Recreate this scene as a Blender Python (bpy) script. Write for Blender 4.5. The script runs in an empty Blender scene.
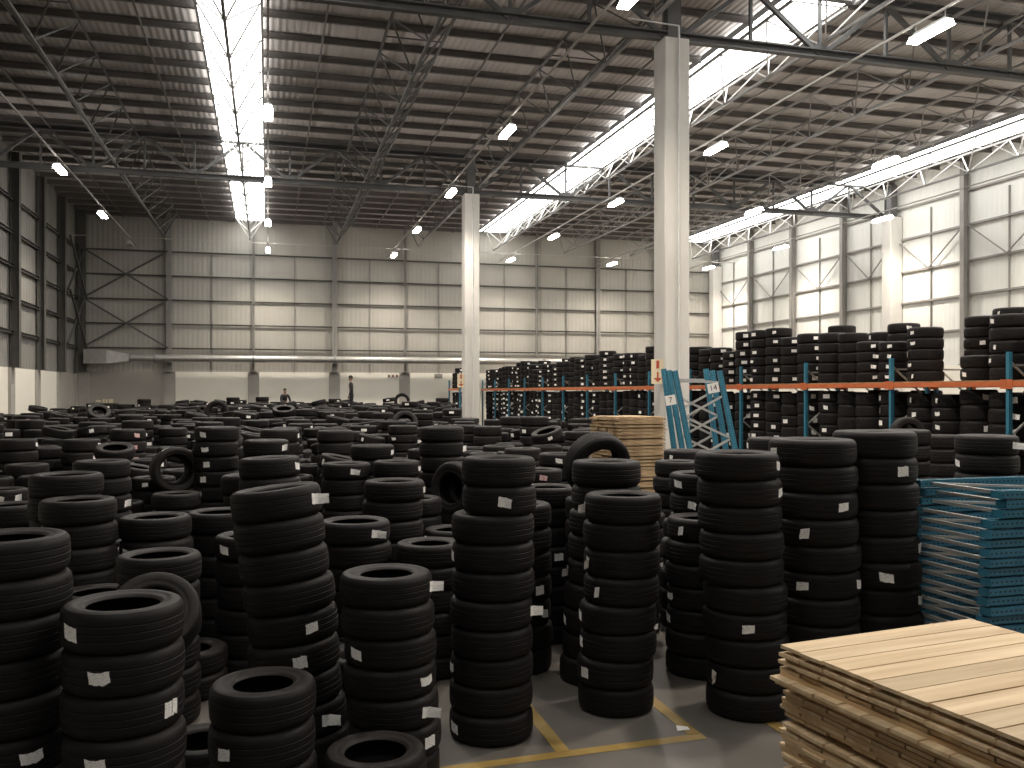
import bpy, bmesh, math, random
import numpy as np
from mathutils import Vector, Matrix, Quaternion
from mathutils.bvhtree import BVHTree

# ------------------------------------------------------------------ camera, world, exposure
SC = bpy.context.scene
COL = SC.collection
F = 890.0                       # focal length in pixels of a 1024 px wide frame
CAM_H = 2.75
YAW = math.atan(244.0 / 890.0)  # camera turned towards the right-hand wall
CS, SN = math.cos(YAW), math.sin(YAW)
cam_data = bpy.data.cameras.new('camera')
cam_data.sensor_width = 36.0
cam_data.lens = 36.0 * F / 1024.0
cam_data.shift_y = 8.0 / 1024.0
cam_data.clip_end = 300
cam = bpy.data.objects.new('camera', cam_data)
COL.objects.link(cam)
cam.location = (0, 0, CAM_H)
cam.rotation_euler = (math.pi / 2, 0, -YAW)
SC.camera = cam

world = bpy.data.worlds.new('world')
SC.world = world
world.use_nodes = True
wb = world.node_tree.nodes['Background']
wb.inputs[0].default_value = (1.0, 0.93, 0.84, 1)
wb.inputs[1].default_value = 0.10
SC.view_settings.view_transform = 'Standard'
SC.view_settings.look = 'None'
SC.view_settings.gamma = 1.0
SC.view_settings.use_curve_mapping = False
SC.view_settings.exposure = 0.2

SKYLIGHT_STRENGTH = 6.0
LAMP_STRENGTH = 42.0       # glow of the lens itself
SPOT_POWER = 1500.0        # each high bay lamp's downward beam

# ------------------------------------------------------------------ helpers
rnd = random.Random(11)


def P(x, y, z):
    """World point seen at photo position (x, y) at depth z metres."""
    a = (x - 512.0) / F * z
    return Vector((a * CS + z * SN, -a * SN + z * CS, CAM_H - (y - 392.0) / F * z))


def camdir(r, u, t):
    """Direction from right / up / towards-the-camera components."""
    v = Vector((r * CS - t * SN, -r * SN - t * CS, u))
    return v.normalized()


def nodes_of(name, color, rough=0.6, metal=0.0, spec=0.5):
    m = bpy.data.materials.new(name)
    m.use_nodes = True
    nt = m.node_tree
    b = nt.nodes['Principled BSDF']
    b.inputs['Base Color'].default_value = (*color, 1)
    b.inputs['Roughness'].default_value = rough
    b.inputs['Metallic'].default_value = metal
    b.inputs['Specular IOR Level'].default_value = spec
    return m, nt, b


def mottled(name, c1, c2, scale=3.0, rough=0.6, metal=0.0, bump=0.0, spec=0.5, stretch=(1, 1, 1), detail=5):
    m, nt, b = nodes_of(name, c1, rough, metal, spec)
    tc = nt.nodes.new('ShaderNodeTexCoord')
    mp = nt.nodes.new('ShaderNodeMapping')
    mp.inputs['Scale'].default_value = stretch
    nt.links.new(tc.outputs['Object'], mp.inputs['Vector'])
    n = nt.nodes.new('ShaderNodeTexNoise')
    n.inputs['Scale'].default_value = scale
    n.inputs['Detail'].default_value = detail
    nt.links.new(mp.outputs['Vector'], n.inputs['Vector'])
    r = nt.nodes.new('ShaderNodeValToRGB')
    r.color_ramp.elements[0].position = 0.32
    r.color_ramp.elements[0].color = (*c1, 1)
    r.color_ramp.elements[1].position = 0.68
    r.color_ramp.elements[1].color = (*c2, 1)
    nt.links.new(n.outputs['Fac'], r.inputs['Fac'])
    nt.links.new(r.outputs['Color'], b.inputs['Base Color'])
    if bump:
        bp = nt.nodes.new('ShaderNodeBump')
        bp.inputs['Strength'].default_value = bump
        bp.inputs['Distance'].default_value = 0.02
        nt.links.new(n.outputs['Fac'], bp.inputs['Height'])
        nt.links.new(bp.outputs['Normal'], b.inputs['Normal'])
    return m


def math_node(nt, op, a, b=None):
    n = nt.nodes.new('ShaderNodeMath')
    n.operation = op
    for k, v in ((0, a), (1, b)):
        if v is None:
            continue
        if isinstance(v, (int, float)):
            n.inputs[k].default_value = v
        else:
            nt.links.new(v, n.inputs[k])
    return n.outputs[0]


def ribbed(name, c1, c2, axis, period, depth=0.02, rough=0.5):
    """Profiled metal sheet: ribs running across `axis`."""
    m = mottled(name, c1, c2, 0.35, rough, 0.0, stretch=(1, 1, 0.25), spec=0.3)
    nt = m.node_tree
    b = nt.nodes['Principled BSDF']
    tc = nt.nodes.new('ShaderNodeTexCoord')
    sp = nt.nodes.new('ShaderNodeSeparateXYZ')
    nt.links.new(tc.outputs['Object'], sp.inputs[0])
    s = math_node(nt, 'SINE', math_node(nt, 'MULTIPLY', sp.outputs[axis], 2 * math.pi / period))
    h = math_node(nt, 'POWER', math_node(nt, 'ABSOLUTE', s), 2.0)
    bp = nt.nodes.new('ShaderNodeBump')
    bp.inputs['Strength'].default_value = 1.0
    bp.inputs['Distance'].default_value = depth
    nt.links.new(h, bp.inputs['Height'])
    nt.links.new(bp.outputs['Normal'], b.inputs['Normal'])
    return m


def emitter(name, color, strength):
    m = bpy.data.materials.new(name)
    m.use_nodes = True
    nt = m.node_tree
    nt.nodes.clear()
    e = nt.nodes.new('ShaderNodeEmission')
    e.inputs[0].default_value = (*color, 1)
    e.inputs[1].default_value = strength
    o = nt.nodes.new('ShaderNodeOutputMaterial')
    nt.links.new(e.outputs[0], o.inputs[0])
    return m


class MB:
    """Collects verts and faces, then links them as one mesh object."""

    def __init__(self):
        self.v, self.f, self.mi, self.sm = [], [], [], []

    def add(self, vs, fs, mi=0, smooth=False):
        o = len(self.v)
        self.v.extend([tuple(p) for p in vs])
        for f in fs:
            self.f.append([i + o for i in f])
            self.mi.append(mi)
            self.sm.append(smooth)
        return self

    def box(self, a, b, mi=0):
        x0, y0, z0 = a
        x1, y1, z1 = b
        vs = [(x0, y0, z0), (x1, y0, z0), (x1, y1, z0), (x0, y1, z0), (x0, y0, z1), (x1, y0, z1), (x1, y1, z1), (x0, y1, z1)]
        return self.add(vs, [(3, 2, 1, 0), (4, 5, 6, 7), (0, 1, 5, 4), (1, 2, 6, 5), (2, 3, 7, 6), (3, 0, 4, 7)], mi)

    def bar(self, p, q, w, h=None, up=(0, 0, 1), mi=0):
        """Rectangular bar from p to q, w wide and h deep."""
        h = h or w
        p, q, up = Vector(p), Vector(q), Vector(up)
        d = (q - p).normalized()
        s = d.cross(up)
        if s.length < 1e-4:
            s = d.cross(Vector((1, 0, 0)))
        s.normalize()
        t = s.cross(d)
        s, t = s * w / 2, t * h / 2
        vs = [p - s - t, p + s - t, p + s + t, p - s + t, q - s - t, q + s - t, q + s + t, q - s + t]
        return self.add(vs, [(0, 1, 2, 3), (7, 6, 5, 4), (4, 5, 1, 0), (5, 6, 2, 1), (6, 7, 3, 2), (7, 4, 0, 3)], mi)

    def angle(self, p, q, w, t, up=(0, 0, 1), mi=0):
        """L-section bar."""
        p, q = Vector(p), Vector(q)
        d = (q - p).normalized()
        u = Vector(up)
        s = d.cross(u)
        if s.length < 1e-4:
            s = Vector((1, 0, 0))
        s.normalize()
        n = s.cross(d)
        self.bar(p + s * w / 2, q + s * w / 2, w, t, n, mi)
        return self.bar(p + n * w / 2, q + n * w / 2, t, w, n, mi)

    def channel(self, p, q, w, h, t, up=(0, 0, 1), flip=1, mi=0):
        """C-section bar: web h deep (along up), flanges w wide."""
        p, q = Vector(p), Vector(q)
        d = (q - p).normalized()
        s = d.cross(Vector(up)).normalized()
        n = s.cross(d)
        self.bar(p, q, t, h, n, mi)
        for k in (-1, 1):
            o = n * (h / 2 - t / 2) * k + s * (w / 2) * flip
            self.bar(p + o, q + o, w, t, n, mi)
        return self

    def tube(self, p, q, r, seg=10, mi=0, r2=None):
        p, q = Vector(p), Vector(q)
        d = (q - p).normalized()
        s = d.cross(Vector((0, 0, 1)))
        if s.length < 1e-4:
            s = Vector((1, 0, 0))
        s.normalize()
        t = s.cross(d)
        r2 = r if r2 is None else r2
        vs = []
        for k in range(seg):
            a = 2 * math.pi * k / seg
            vs.append(p + (s * math.cos(a) + t * math.sin(a)) * r)
        for k in range(seg):
            a = 2 * math.pi * k / seg
            vs.append(q + (s * math.cos(a) + t * math.sin(a)) * r2)
        fs = [(k, (k + 1) % seg, seg + (k + 1) % seg, seg + k) for k in range(seg)]
        self.add(vs, fs, mi, True)
        self.add(vs[:seg], [tuple(range(seg))[::-1]], mi)
        return self.add(vs[seg:], [tuple(range(seg))], mi)

    def mesh(self, name, mats):
        me = bpy.data.meshes.new(name)
        me.from_pydata(self.v, [], self.f)
        for m in (mats if isinstance(mats, (list, tuple)) else [mats]):
            me.materials.append(m)
        me.polygons.foreach_set('material_index', self.mi)
        me.polygons.foreach_set('use_smooth', self.sm)
        me.update()
        return me

    def build(self, name, mats, parent=None, loc=(0, 0, 0)):
        return link(name, self.mesh(name, mats), parent, loc)


def link(name, data, parent=None, loc=(0, 0, 0)):
    o = bpy.data.objects.new(name, data)
    COL.objects.link(o)
    o.location = loc
    if parent is not None:
        o.parent = parent
    return o


def tag(o, label=None, cat=None, group=None, kind=None):
    if label:
        o['label'] = label
    if cat:
        o['category'] = cat
    if group:
        o['group'] = group
    if kind:
        o['kind'] = kind
    return o


def thing(name, label, cat, loc=(0, 0, 0), group=None):
    return tag(link(name, None, None, loc), label, cat, group)


ORD = ['topmost', 'second', 'third', 'fourth', 'fifth', 'sixth', 'seventh', 'eighth', 'ninth', 'tenth', 'eleventh', 'twelfth', 'thirteenth', 'fourteenth',
       'fifteenth', 'sixteenth', 'seventeenth', 'eighteenth', 'nineteenth', 'twentieth', 'twenty-first', 'twenty-second', 'twenty-third', 'twenty-fourth',
       'twenty-fifth', 'twenty-sixth', 'twenty-seventh', 'twenty-eighth', 'twenty-ninth', 'thirtieth']
_TENS = ['twenty', 'thirty', 'forty', 'fifty', 'sixty', 'seventy', 'eighty', 'ninety']
NTH = ['first'] + ORD[1:19]
for _t in _TENS:
    NTH.append(_t[:-1] + 'ieth')
    NTH += [_t + '-' + u for u in ['first'] + ORD[1:9]]

# ------------------------------------------------------------------ materials
M = {}
M['concrete_floor'] = mottled('concrete floor', (0.115, 0.103, 0.088), (0.165, 0.149, 0.128), 0.9, 0.45, bump=0.05, detail=8)
M['yellow'] = mottled('worn yellow floor paint', (0.30, 0.19, 0.045), (0.37, 0.25, 0.075), 6, 0.5)
M['column'] = mottled('pale column concrete', (0.55, 0.525, 0.48), (0.66, 0.635, 0.585), 1.6, 0.8, bump=0.1, stretch=(1, 1, 0.35))
M['pier'] = mottled('grey pier concrete', (0.33, 0.31, 0.275), (0.39, 0.37, 0.33), 1.2, 0.85)
M['grey_panel'] = mottled('bare grey concrete panel', (0.31, 0.285, 0.25), (0.37, 0.345, 0.305), 0.5, 0.85)
M['white_panel'] = mottled('off white painted panel', (0.76, 0.72, 0.62), (0.82, 0.78, 0.68), 0.4, 0.7)
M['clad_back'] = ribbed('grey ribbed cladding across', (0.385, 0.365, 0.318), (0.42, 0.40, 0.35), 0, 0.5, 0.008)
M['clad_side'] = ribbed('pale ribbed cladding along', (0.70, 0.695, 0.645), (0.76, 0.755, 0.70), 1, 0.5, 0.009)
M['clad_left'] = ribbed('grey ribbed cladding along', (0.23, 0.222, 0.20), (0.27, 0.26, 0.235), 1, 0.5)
M['roof'] = ribbed('roof sheeting', (0.40, 0.365, 0.34), (0.54, 0.50, 0.47), 0, 0.36, 0.012, 0.5)
M['purlin'] = mottled('painted purlin steel', (0.13, 0.118, 0.108), (0.165, 0.15, 0.137), 2, 0.6)
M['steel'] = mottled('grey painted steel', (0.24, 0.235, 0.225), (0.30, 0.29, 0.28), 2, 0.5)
M['steel_shaded'] = mottled('truss steel with painted shade', (0.10, 0.097, 0.092), (0.13, 0.126, 0.12), 2, 0.5)  # darker truss copy: dimness towards the dark wall is put into the colour
M['steel_lit'] = mottled('truss steel with painted glow', (0.62, 0.61, 0.58), (0.70, 0.69, 0.66), 2, 0.5)  # paler web copy: glow from the skylights is put into the colour
M['girder'] = mottled('dark grey girder steel', (0.085, 0.085, 0.083), (0.11, 0.108, 0.105), 2, 0.5)
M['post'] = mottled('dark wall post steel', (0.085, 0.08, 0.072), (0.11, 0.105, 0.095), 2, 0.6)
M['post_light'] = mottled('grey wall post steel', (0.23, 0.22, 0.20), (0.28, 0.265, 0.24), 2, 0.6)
M['galv'] = mottled('galvanised sheet', (0.42, 0.41, 0.38), (0.52, 0.50, 0.46), 5, 0.35, 0.6)
M['lamp_body'] = mottled('white lamp housing', (0.6, 0.6, 0.58), (0.68, 0.67, 0.64), 4, 0.4)
M['wire'] = nodes_of('cable conduit', (0.42, 0.40, 0.37), 0.5)[0]
M['skylight'] = emitter('daylit translucent sheet', (1.0, 0.995, 0.97), SKYLIGHT_STRENGTH)
M['lamp'] = emitter('lit lamp lens', (1.0, 0.945, 0.89), LAMP_STRENGTH)
M['lamp_off'] = nodes_of('unlit lamp lens', (0.5, 0.49, 0.46), 0.3)[0]
M['wood'] = mottled('fresh pine boards', (0.47, 0.33, 0.18), (0.66, 0.51, 0.32), 2.2, 0.65, bump=0.05, stretch=(0.3, 5, 4), detail=10)
_nt = M['wood'].node_tree
_b = _nt.nodes['Principled BSDF']
_src = _b.inputs['Base Color'].links[0].from_socket
_g = _nt.nodes.new('ShaderNodeNewGeometry')
_h = _nt.nodes.new('ShaderNodeHueSaturation')
_nt.links.new(math_node(_nt, 'ADD', math_node(_nt, 'MULTIPLY', _g.outputs['Random Per Island'], 0.34), 0.86), _h.inputs['Value'])
_nt.links.new(_src, _h.inputs['Color'])
_nt.links.new(_h.outputs['Color'], _b.inputs['Base Color'])
_tc = _nt.nodes.new('ShaderNodeTexCoord')
_mp = _nt.nodes.new('ShaderNodeMapping')
_mp.inputs['Scale'].default_value = (1.1, 2.6, 1)
_nt.links.new(_tc.outputs['Object'], _mp.inputs['Vector'])
_vo = _nt.nodes.new('ShaderNodeTexVoronoi')
_vo.inputs['Scale'].default_value = 1.7
_nt.links.new(_mp.outputs['Vector'], _vo.inputs['Vector'])
_kn = math_node(_nt, 'LESS_THAN', _vo.outputs['Distance'], 0.035)
_mx = _nt.nodes.new('ShaderNodeMix')
_mx.data_type = 'RGBA'
_nt.links.new(_kn, _mx.inputs['Factor'])
_nt.links.new(_h.outputs['Color'], _mx.inputs['A'])
_mx.inputs['B'].default_value = (0.22, 0.12, 0.055, 1)
_nt.links.new(_mx.outputs['Result'], _b.inputs['Base Color'])
M['wood_side'] = mottled('pine batten', (0.50, 0.33, 0.17), (0.64, 0.45, 0.25), 3, 0.7, stretch=(3, 0.4, 3))
M['wood_old'] = mottled('weathered board panel', (0.20, 0.125, 0.06), (0.56, 0.41, 0.24), 2.5, 0.7, stretch=(2, 2, 30))
M['orange'] = mottled('orange beam paint', (0.55, 0.13, 0.04), (0.66, 0.18, 0.06), 4, 0.45)
M['silver'] = mottled('silver brace steel', (0.52, 0.52, 0.50), (0.62, 0.61, 0.58), 6, 0.35, 0.5)
M['paper'] = None
M['skin'] = nodes_of('skin', (0.25, 0.15, 0.10), 0.6)[0]
M['cloth_dark'] = mottled('dark work clothes', (0.012, 0.012, 0.014), (0.02, 0.02, 0.024), 8, 0.9)
M['hair'] = nodes_of('black hair', (0.01, 0.009, 0.008), 0.7)[0]
M['sign_cream'] = nodes_of('cream sign plate', (0.72, 0.62, 0.42), 0.5)[0]
M['sign_red'] = nodes_of('red sign print', (0.42, 0.07, 0.03), 0.5)[0]
M['sign_white'] = nodes_of('white tag card', (0.78, 0.76, 0.71), 0.6)[0]
M['sign_grey'] = nodes_of('grey sign plate', (0.22, 0.22, 0.19), 0.6)[0]
M['sign_brown'] = nodes_of('brown sign print', (0.30, 0.16, 0.10), 0.6)[0]
M['ink'] = nodes_of('black ink', (0.02, 0.02, 0.02), 0.7)[0]
M['film'] = nodes_of('clear wrap film', (0.6, 0.6, 0.58), 0.25)[0]


def perforated(name, c1, c2):
    """Blue rack post paint with rows of slots punched along its length (object Z)."""
    m = mottled(name, c1, c2, 5, 0.45)
    nt = m.node_tree
    b = nt.nodes['Principled BSDF']
    base = b.inputs['Base Color'].links[0].from_socket
    tc = nt.nodes.new('ShaderNodeTexCoord')
    sp = nt.nodes.new('ShaderNodeSeparateXYZ')
    nt.links.new(tc.outputs['Object'], sp.inputs[0])
    fz = math_node(nt, 'FRACT', math_node(nt, 'MULTIPLY', sp.outputs[2], 20.0))
    inz = math_node(nt, 'LESS_THAN', math_node(nt, 'ABSOLUTE', math_node(nt, 'SUBTRACT', fz, 0.5)), 0.22)
    ax = math_node(nt, 'ABSOLUTE', math_node(nt, 'SUBTRACT', math_node(nt, 'ABSOLUTE', sp.outputs[0]), 0.022))
    inx = math_node(nt, 'LESS_THAN', ax, 0.007)
    iny = math_node(nt, 'MULTIPLY', math_node(nt, 'LESS_THAN', math_node(nt, 'ABSOLUTE', sp.outputs[1]), 0.007), math_node(nt, 'GREATER_THAN', math_node(nt, 'ABSOLUTE', sp.outputs[0]), 0.04))
    k = math_node(nt, 'MULTIPLY', inz, math_node(nt, 'MAXIMUM', inx, iny))
    mx = nt.nodes.new('ShaderNodeMix')
    mx.data_type = 'RGBA'
    nt.links.new(k, mx.inputs['Factor'])
    nt.links.new(base, mx.inputs['A'])
    mx.inputs['B'].default_value = (0.01, 0.02, 0.03, 1)
    nt.links.new(mx.outputs['Result'], b.inputs['Base Color'])
    return m


M['blue'] = perforated('blue rack post paint', (0.03, 0.165, 0.25), (0.045, 0.21, 0.30))
M['blue_dark'] = perforated('dark blue rack paint', (0.045, 0.185, 0.285), (0.06, 0.225, 0.335))


def rubber(name, c1, c2, tread):
    m = mottled(name, c1, c2, 3.0, 0.6, spec=0.22)
    nt = m.node_tree
    b = nt.nodes['Principled BSDF']
    if tread:
        tc = nt.nodes.new('ShaderNodeTexCoord')
        sp = nt.nodes.new('ShaderNodeSeparateXYZ')
        nt.links.new(tc.outputs['Object'], sp.inputs[0])
        at = math_node(nt, 'ARCTAN2', sp.outputs[1], sp.outputs[0])
        ph = math_node(nt, 'ADD', math_node(nt, 'MULTIPLY', at, 64.0), math_node(nt, 'MULTIPLY', math_node(nt, 'ABSOLUTE', sp.outputs[2]), 7.0))
        s = math_node(nt, 'GREATER_THAN', math_node(nt, 'SINE', ph), 0.72)
        r2 = math_node(nt, 'ADD', math_node(nt, 'MULTIPLY', sp.outputs[0], sp.outputs[0]), math_node(nt, 'MULTIPLY', sp.outputs[1], sp.outputs[1]))
        k = math_node(nt, 'MULTIPLY', s, math_node(nt, 'GREATER_THAN', r2, 0.93))
        bp = nt.nodes.new('ShaderNodeBump')
        bp.invert = True
        bp.inputs['Strength'].default_value = 0.5
        bp.inputs['Distance'].default_value = 0.012
        nt.links.new(k, bp.inputs['Height'])
        nt.links.new(bp.outputs['Normal'], b.inputs['Normal'])
    return m


M['rubber'] = rubber('tyre tread rubber', (0.0086, 0.0070, 0.0067), (0.0118, 0.0097, 0.0092), True)
M['rubber_side'] = rubber('tyre sidewall rubber', (0.0185, 0.0156, 0.0143), (0.028, 0.0238, 0.0215), False)


def paper(name, base, ink):
    """Printed paper sticker: rows of small dark print on pale paper."""
    m, nt, b = nodes_of(name, base, 0.6)
    uv = nt.nodes.new('ShaderNodeUVMap')
    mp = nt.nodes.new('ShaderNodeMapping')
    mp.inputs['Scale'].default_value = (1.0, 1.0, 1.0)
    nt.links.new(uv.outputs[0], mp.inputs['Vector'])
    sp = nt.nodes.new('ShaderNodeSeparateXYZ')
    nt.links.new(mp.outputs[0], sp.inputs[0])
    row = math_node(nt, 'LESS_THAN', math_node(nt, 'FRACT', math_node(nt, 'MULTIPLY', sp.outputs[1], 5.0)), 0.38)
    n = nt.nodes.new('ShaderNodeTexNoise')
    n.inputs['Scale'].default_value = 9.0
    nt.links.new(mp.outputs[0], n.inputs['Vector'])
    k = math_node(nt, 'MULTIPLY', row, math_node(nt, 'GREATER_THAN', n.outputs['Fac'], 0.58))
    mx = nt.nodes.new('ShaderNodeMix')
    mx.data_type = 'RGBA'
    nt.links.new(k, mx.inputs['Factor'])
    mx.inputs['A'].default_value = (*base, 1)
    mx.inputs['B'].default_value = (*ink, 1)
    nt.links.new(mx.outputs['Result'], b.inputs['Base Color'])
    return m


M['paper'] = paper('white printed label', (0.93, 0.90, 0.85), (0.40, 0.38, 0.37))
M['paper_red'] = paper('pink printed label', (0.70, 0.48, 0.45), (0.45, 0.05, 0.08))

# ------------------------------------------------------------------ room shell
XL, XR, YB, YF = -9.55, 27.3, 51.1, -7.0
DADO, ROOF = 3.85, 12.3
SKY_X = (-0.93, 12.65, 25.35)
SKY_W = 1.56


def struct(o):
    return tag(o, kind='structure')


struct(MB().box((XL - 0.3, YF, -0.2), (XR + 0.3, YB + 0.3, 0.0)).build('floor', M['concrete_floor']))
# ceiling sheets between the skylights
mb = MB()
edges = [XL - 0.3] + [e for s in SKY_X for e in (s - SKY_W / 2, s + SKY_W / 2)] + [XR + 0.3]
for a, b in zip(edges[::2], edges[1::2]):
    mb.box((a, YF, ROOF), (b, YB + 0.3, ROOF + 0.06))
ceil = struct(mb.build('ceiling', M['roof']))
for k, s in enumerate(SKY_X):
    struct(MB().box((s - SKY_W / 2 + 0.005, YF, ROOF - 0.2), (s + SKY_W / 2 - 0.005, YB - 0.6, ROOF - 0.17)).build('window_%d' % (k + 1), M['skylight']))

POST_X = [-9.4, -5.12, -0.77, 3.62, 7.6, 11.6, 15.5, 19.4, 23.3, 27.15]
POST_Y = [51.1 - 4.1 * k for k in range(14)]
POST_YR = [51.1, 46.65, 42.3, 37.9, 34.2, 30.0, 25.8, 21.6, 17.4]
# far wall: ribbed sheet above, painted concrete panels below
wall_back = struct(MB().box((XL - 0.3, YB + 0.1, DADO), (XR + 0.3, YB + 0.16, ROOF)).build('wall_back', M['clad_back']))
for k in range(9):
    a, b = POST_X[k], POST_X[k + 1]
    struct(MB().box((a + 0.3 if k else a - 0.2, YB + 0.08, 0), (b - 0.3, YB + 0.28, DADO)).build('wall_panel', M['grey_panel' if k == 0 else 'white_panel'], wall_back))
for k, x in enumerate(POST_X):
    struct(MB().box((x - 0.3, YB - 0.02, 0), (x + 0.3, YB + 0.28, DADO)).build('pier', M['pier'], wall_back))
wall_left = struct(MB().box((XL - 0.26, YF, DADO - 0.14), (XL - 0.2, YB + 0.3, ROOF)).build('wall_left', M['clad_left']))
for k in range(13):
    b, a = POST_Y[k], POST_Y[k + 1]
    struct(MB().box((XL - 0.38, a + 0.3, 0), (XL - 0.18, b - 0.3, DADO - 0.14)).build('wall_panel', M['grey_panel' if k == 0 else 'white_panel'], wall_left))
for k, y in enumerate(POST_Y):
    struct(MB().box((XL - 0.38, y - 0.3, 0), (XL - 0.08, y + 0.3, DADO - 0.14)).build('pier', M['pier'], wall_left))
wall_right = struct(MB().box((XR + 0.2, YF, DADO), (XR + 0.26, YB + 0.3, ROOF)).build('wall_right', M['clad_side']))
for k in range(13):
    b, a = POST_Y[k], POST_Y[k + 1]
    struct(MB().box((XR + 0.18, a, 0), (XR + 0.38, b, DADO)).build('wall_panel', M['white_panel'], wall_right))
# sag rods in the middle of each bay, part of the walls
for k in range(9):
    x = (POST_X[k] + POST_X[k + 1]) / 2
    if k:
        struct(MB().box((x - 0.03, YB + 0.02, DADO), (x + 0.03, YB + 0.08, 10.3)).build('sag_rod', M['post_light'], wall_back))
for k in range(8):
    y = (POST_YR[k] + POST_YR[k + 1]) / 2
    struct(MB().box((XR + 0.12, y - 0.025, DADO), (XR + 0.18, y + 0.025, 10.7)).build('sag_rod', M['post_light'], wall_right))

# floor markings (measured on the floor)
mk = MB()
mk.add([(-2.0, 6.20, 0.003), (3.36, 6.40, 0.003), (3.36, 6.51, 0.003), (-2.0, 6.31, 0.003)], [(0, 1, 2, 3)])
struct(mk.build('floor_marking_line', M['yellow']))
struct(MB().box((2.12, 6.455, 0.001), (2.23, 9.2, 0.004)).build('floor_marking_line', M['yellow']))
struct(MB().box((3.25, 6.51, 0.001), (3.36, 9.2, 0.004)).build('floor_marking_line', M['yellow']))
struct(MB().box((3.98, 4.6, 0.001), (4.09, 7.2, 0.004)).build('floor_marking_line', M['yellow']))
sc_ = P(682, 728, 7.25)
tag(MB().add([(-.055, -.03, .006), (.05, -.045, .012), (.065, .03, .006), (-.03, .05, .02), (0.0, 0.0, 0.03)],
             [(0, 1, 4), (1, 2, 4), (2, 3, 4), (3, 0, 4)]).build('paper_scrap', M['paper'], None, (sc_.x, sc_.y, 0)),
    'scrap of white paper on the floor by the yellow line corner', 'paper')

# ------------------------------------------------------------------ steel posts and girts on the walls
GIRT = [5.1, 6.4, 7.7, 9.0, 10.3]
for k, x in enumerate(POST_X[:-1]):
    w = 0.17 if k == 0 else (0.13 if k % 2 else 0.055)
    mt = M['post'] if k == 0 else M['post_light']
    t = thing('wall_post', 'steel wall post on the far wall, %s one from the dark corner' % NTH[k], 'post', (x, YB - 0.13, DADO), 'steel posts of the far wall')
    i = MB().box((-w, -0.12, 0), (w, -0.10, ROOF - DADO)).box((-w, 0.10, 0), (w, 0.12, ROOF - DADO)).box((-0.015, -0.12, 0), (0.015, 0.12, ROOF - DADO))
    i.build('post_shaft', mt, t)
    MB().box((-0.2, -0.16, 0), (0.2, 0.16, 0.03)).build('base_plate', mt, t)
for k, z in enumerate(GIRT):
    t = tag(MB().channel((XL, YB + 0.0, z), (XR, YB + 0.0, z), 0.06, 0.075, 0.012).build('wall_girt', M['post']),
            'horizontal girt on the far wall, %s one above the white panels' % NTH[k], 'girt', 'horizontal girts of the far wall')
for k, y in enumerate(POST_Y[1:6]):
    t = thing('wall_post', 'dark steel post on the wall, %s post from its far dark corner' % NTH[k + 1], 'post', (XL + 0.02, y, DADO - 0.14), 'steel posts of the dark side wall')
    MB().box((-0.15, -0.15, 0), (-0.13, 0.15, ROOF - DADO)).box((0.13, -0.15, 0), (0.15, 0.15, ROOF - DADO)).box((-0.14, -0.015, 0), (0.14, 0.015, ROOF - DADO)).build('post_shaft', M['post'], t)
    MB().box((-0.19, -0.2, 0), (0.19, 0.2, 0.03)).build('base_plate', M['post'], t)
for k, z in enumerate(GIRT):
    tag(MB().channel((XL - 0.12, YF, z), (XL - 0.12, YB, z), 0.09, 0.14, 0.015).build('wall_girt', M['post']),
        'girt on the dark side wall, %s one above its white panels' % NTH[k], 'girt', 'horizontal girts of the dark side wall')
for k, y in enumerate(POST_YR[1:9]):
    if k == 3:
        continue
    t = thing('wall_post', 'grey steel post on the bright side wall, %s from its far corner' % NTH[k + 1], 'post', (XR - 0.02, y, DADO), 'steel posts of the bright side wall')
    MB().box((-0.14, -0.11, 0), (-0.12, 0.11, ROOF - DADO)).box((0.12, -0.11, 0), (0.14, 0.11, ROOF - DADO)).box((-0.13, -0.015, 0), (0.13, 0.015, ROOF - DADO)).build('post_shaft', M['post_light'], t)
    MB().box((-0.18, -0.16, 0), (0.18, 0.16, 0.03)).build('base_plate', M['post_light'], t)
GIRT_R = [5.3, 6.7, 8.09, 9.55, 10.95]
for k, z in enumerate(GIRT_R):
    tag(MB().channel((XR + 0.1, YF, z), (XR + 0.1, YB, z), 0.09, 0.085, 0.012).build('wall_girt', M['post_light']),
        'girt on the bright side wall, %s one above the racks' % NTH[k], 'girt', 'horizontal girts of the bright side wall')
# V struts between two girts of the bright wall
for k in range(7):
    y1, y0 = POST_YR[k], POST_YR[k + 1]
    ym = (y0 + y1) / 2
    t = thing('wall_brace', 'thin V brace on the bright side wall, %s bay from its far corner' % NTH[k], 'brace', (XR + 0.02, ym, 8.09), 'V braces of the bright side wall')
    MB().bar((0, 0, 0), (0, y0 - ym + 0.1, 1.45), 0.045).build('strut', M['post_light'], t)
    MB().bar((0, 0, 0), (0, y1 - ym - 0.1, 1.45), 0.045).build('strut', M['post_light'], t)
# X braces in the end bay of the far wall and of the dark wall
for k, (z0, z1) in enumerate(((5.1, 7.7), (7.7, 10.3))):
    w_ = ('lower', 'upper')[k]
    t = thing('wall_brace', '%s steel X brace in the dark end bay of the far wall' % w_, 'brace', (-7.26, YB - 0.22, (z0 + z1) / 2), 'X braces of the far wall')
    h = (z1 - z0) / 2
    MB().bar((-2.1, 0, -h), (2.1, 0, h), 0.09).build('strut', M['post'], t)
    MB().bar((-2.1, -0.1, h), (2.1, -0.1, -h), 0.09).build('strut', M['post'], t)
    t = thing('wall_brace', '%s steel X brace on the dark side wall beside the far corner' % w_, 'brace', (XL + 0.25, 49.05, (z0 + z1) / 2), 'X braces of the dark side wall')
    MB().bar((0, -2.0, -h), (0, 2.0, h), 0.09).build('strut', M['post'], t)
    MB().bar((0.1, -2.0, h), (0.1, 2.0, -h), 0.09).build('strut', M['post'], t)

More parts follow.
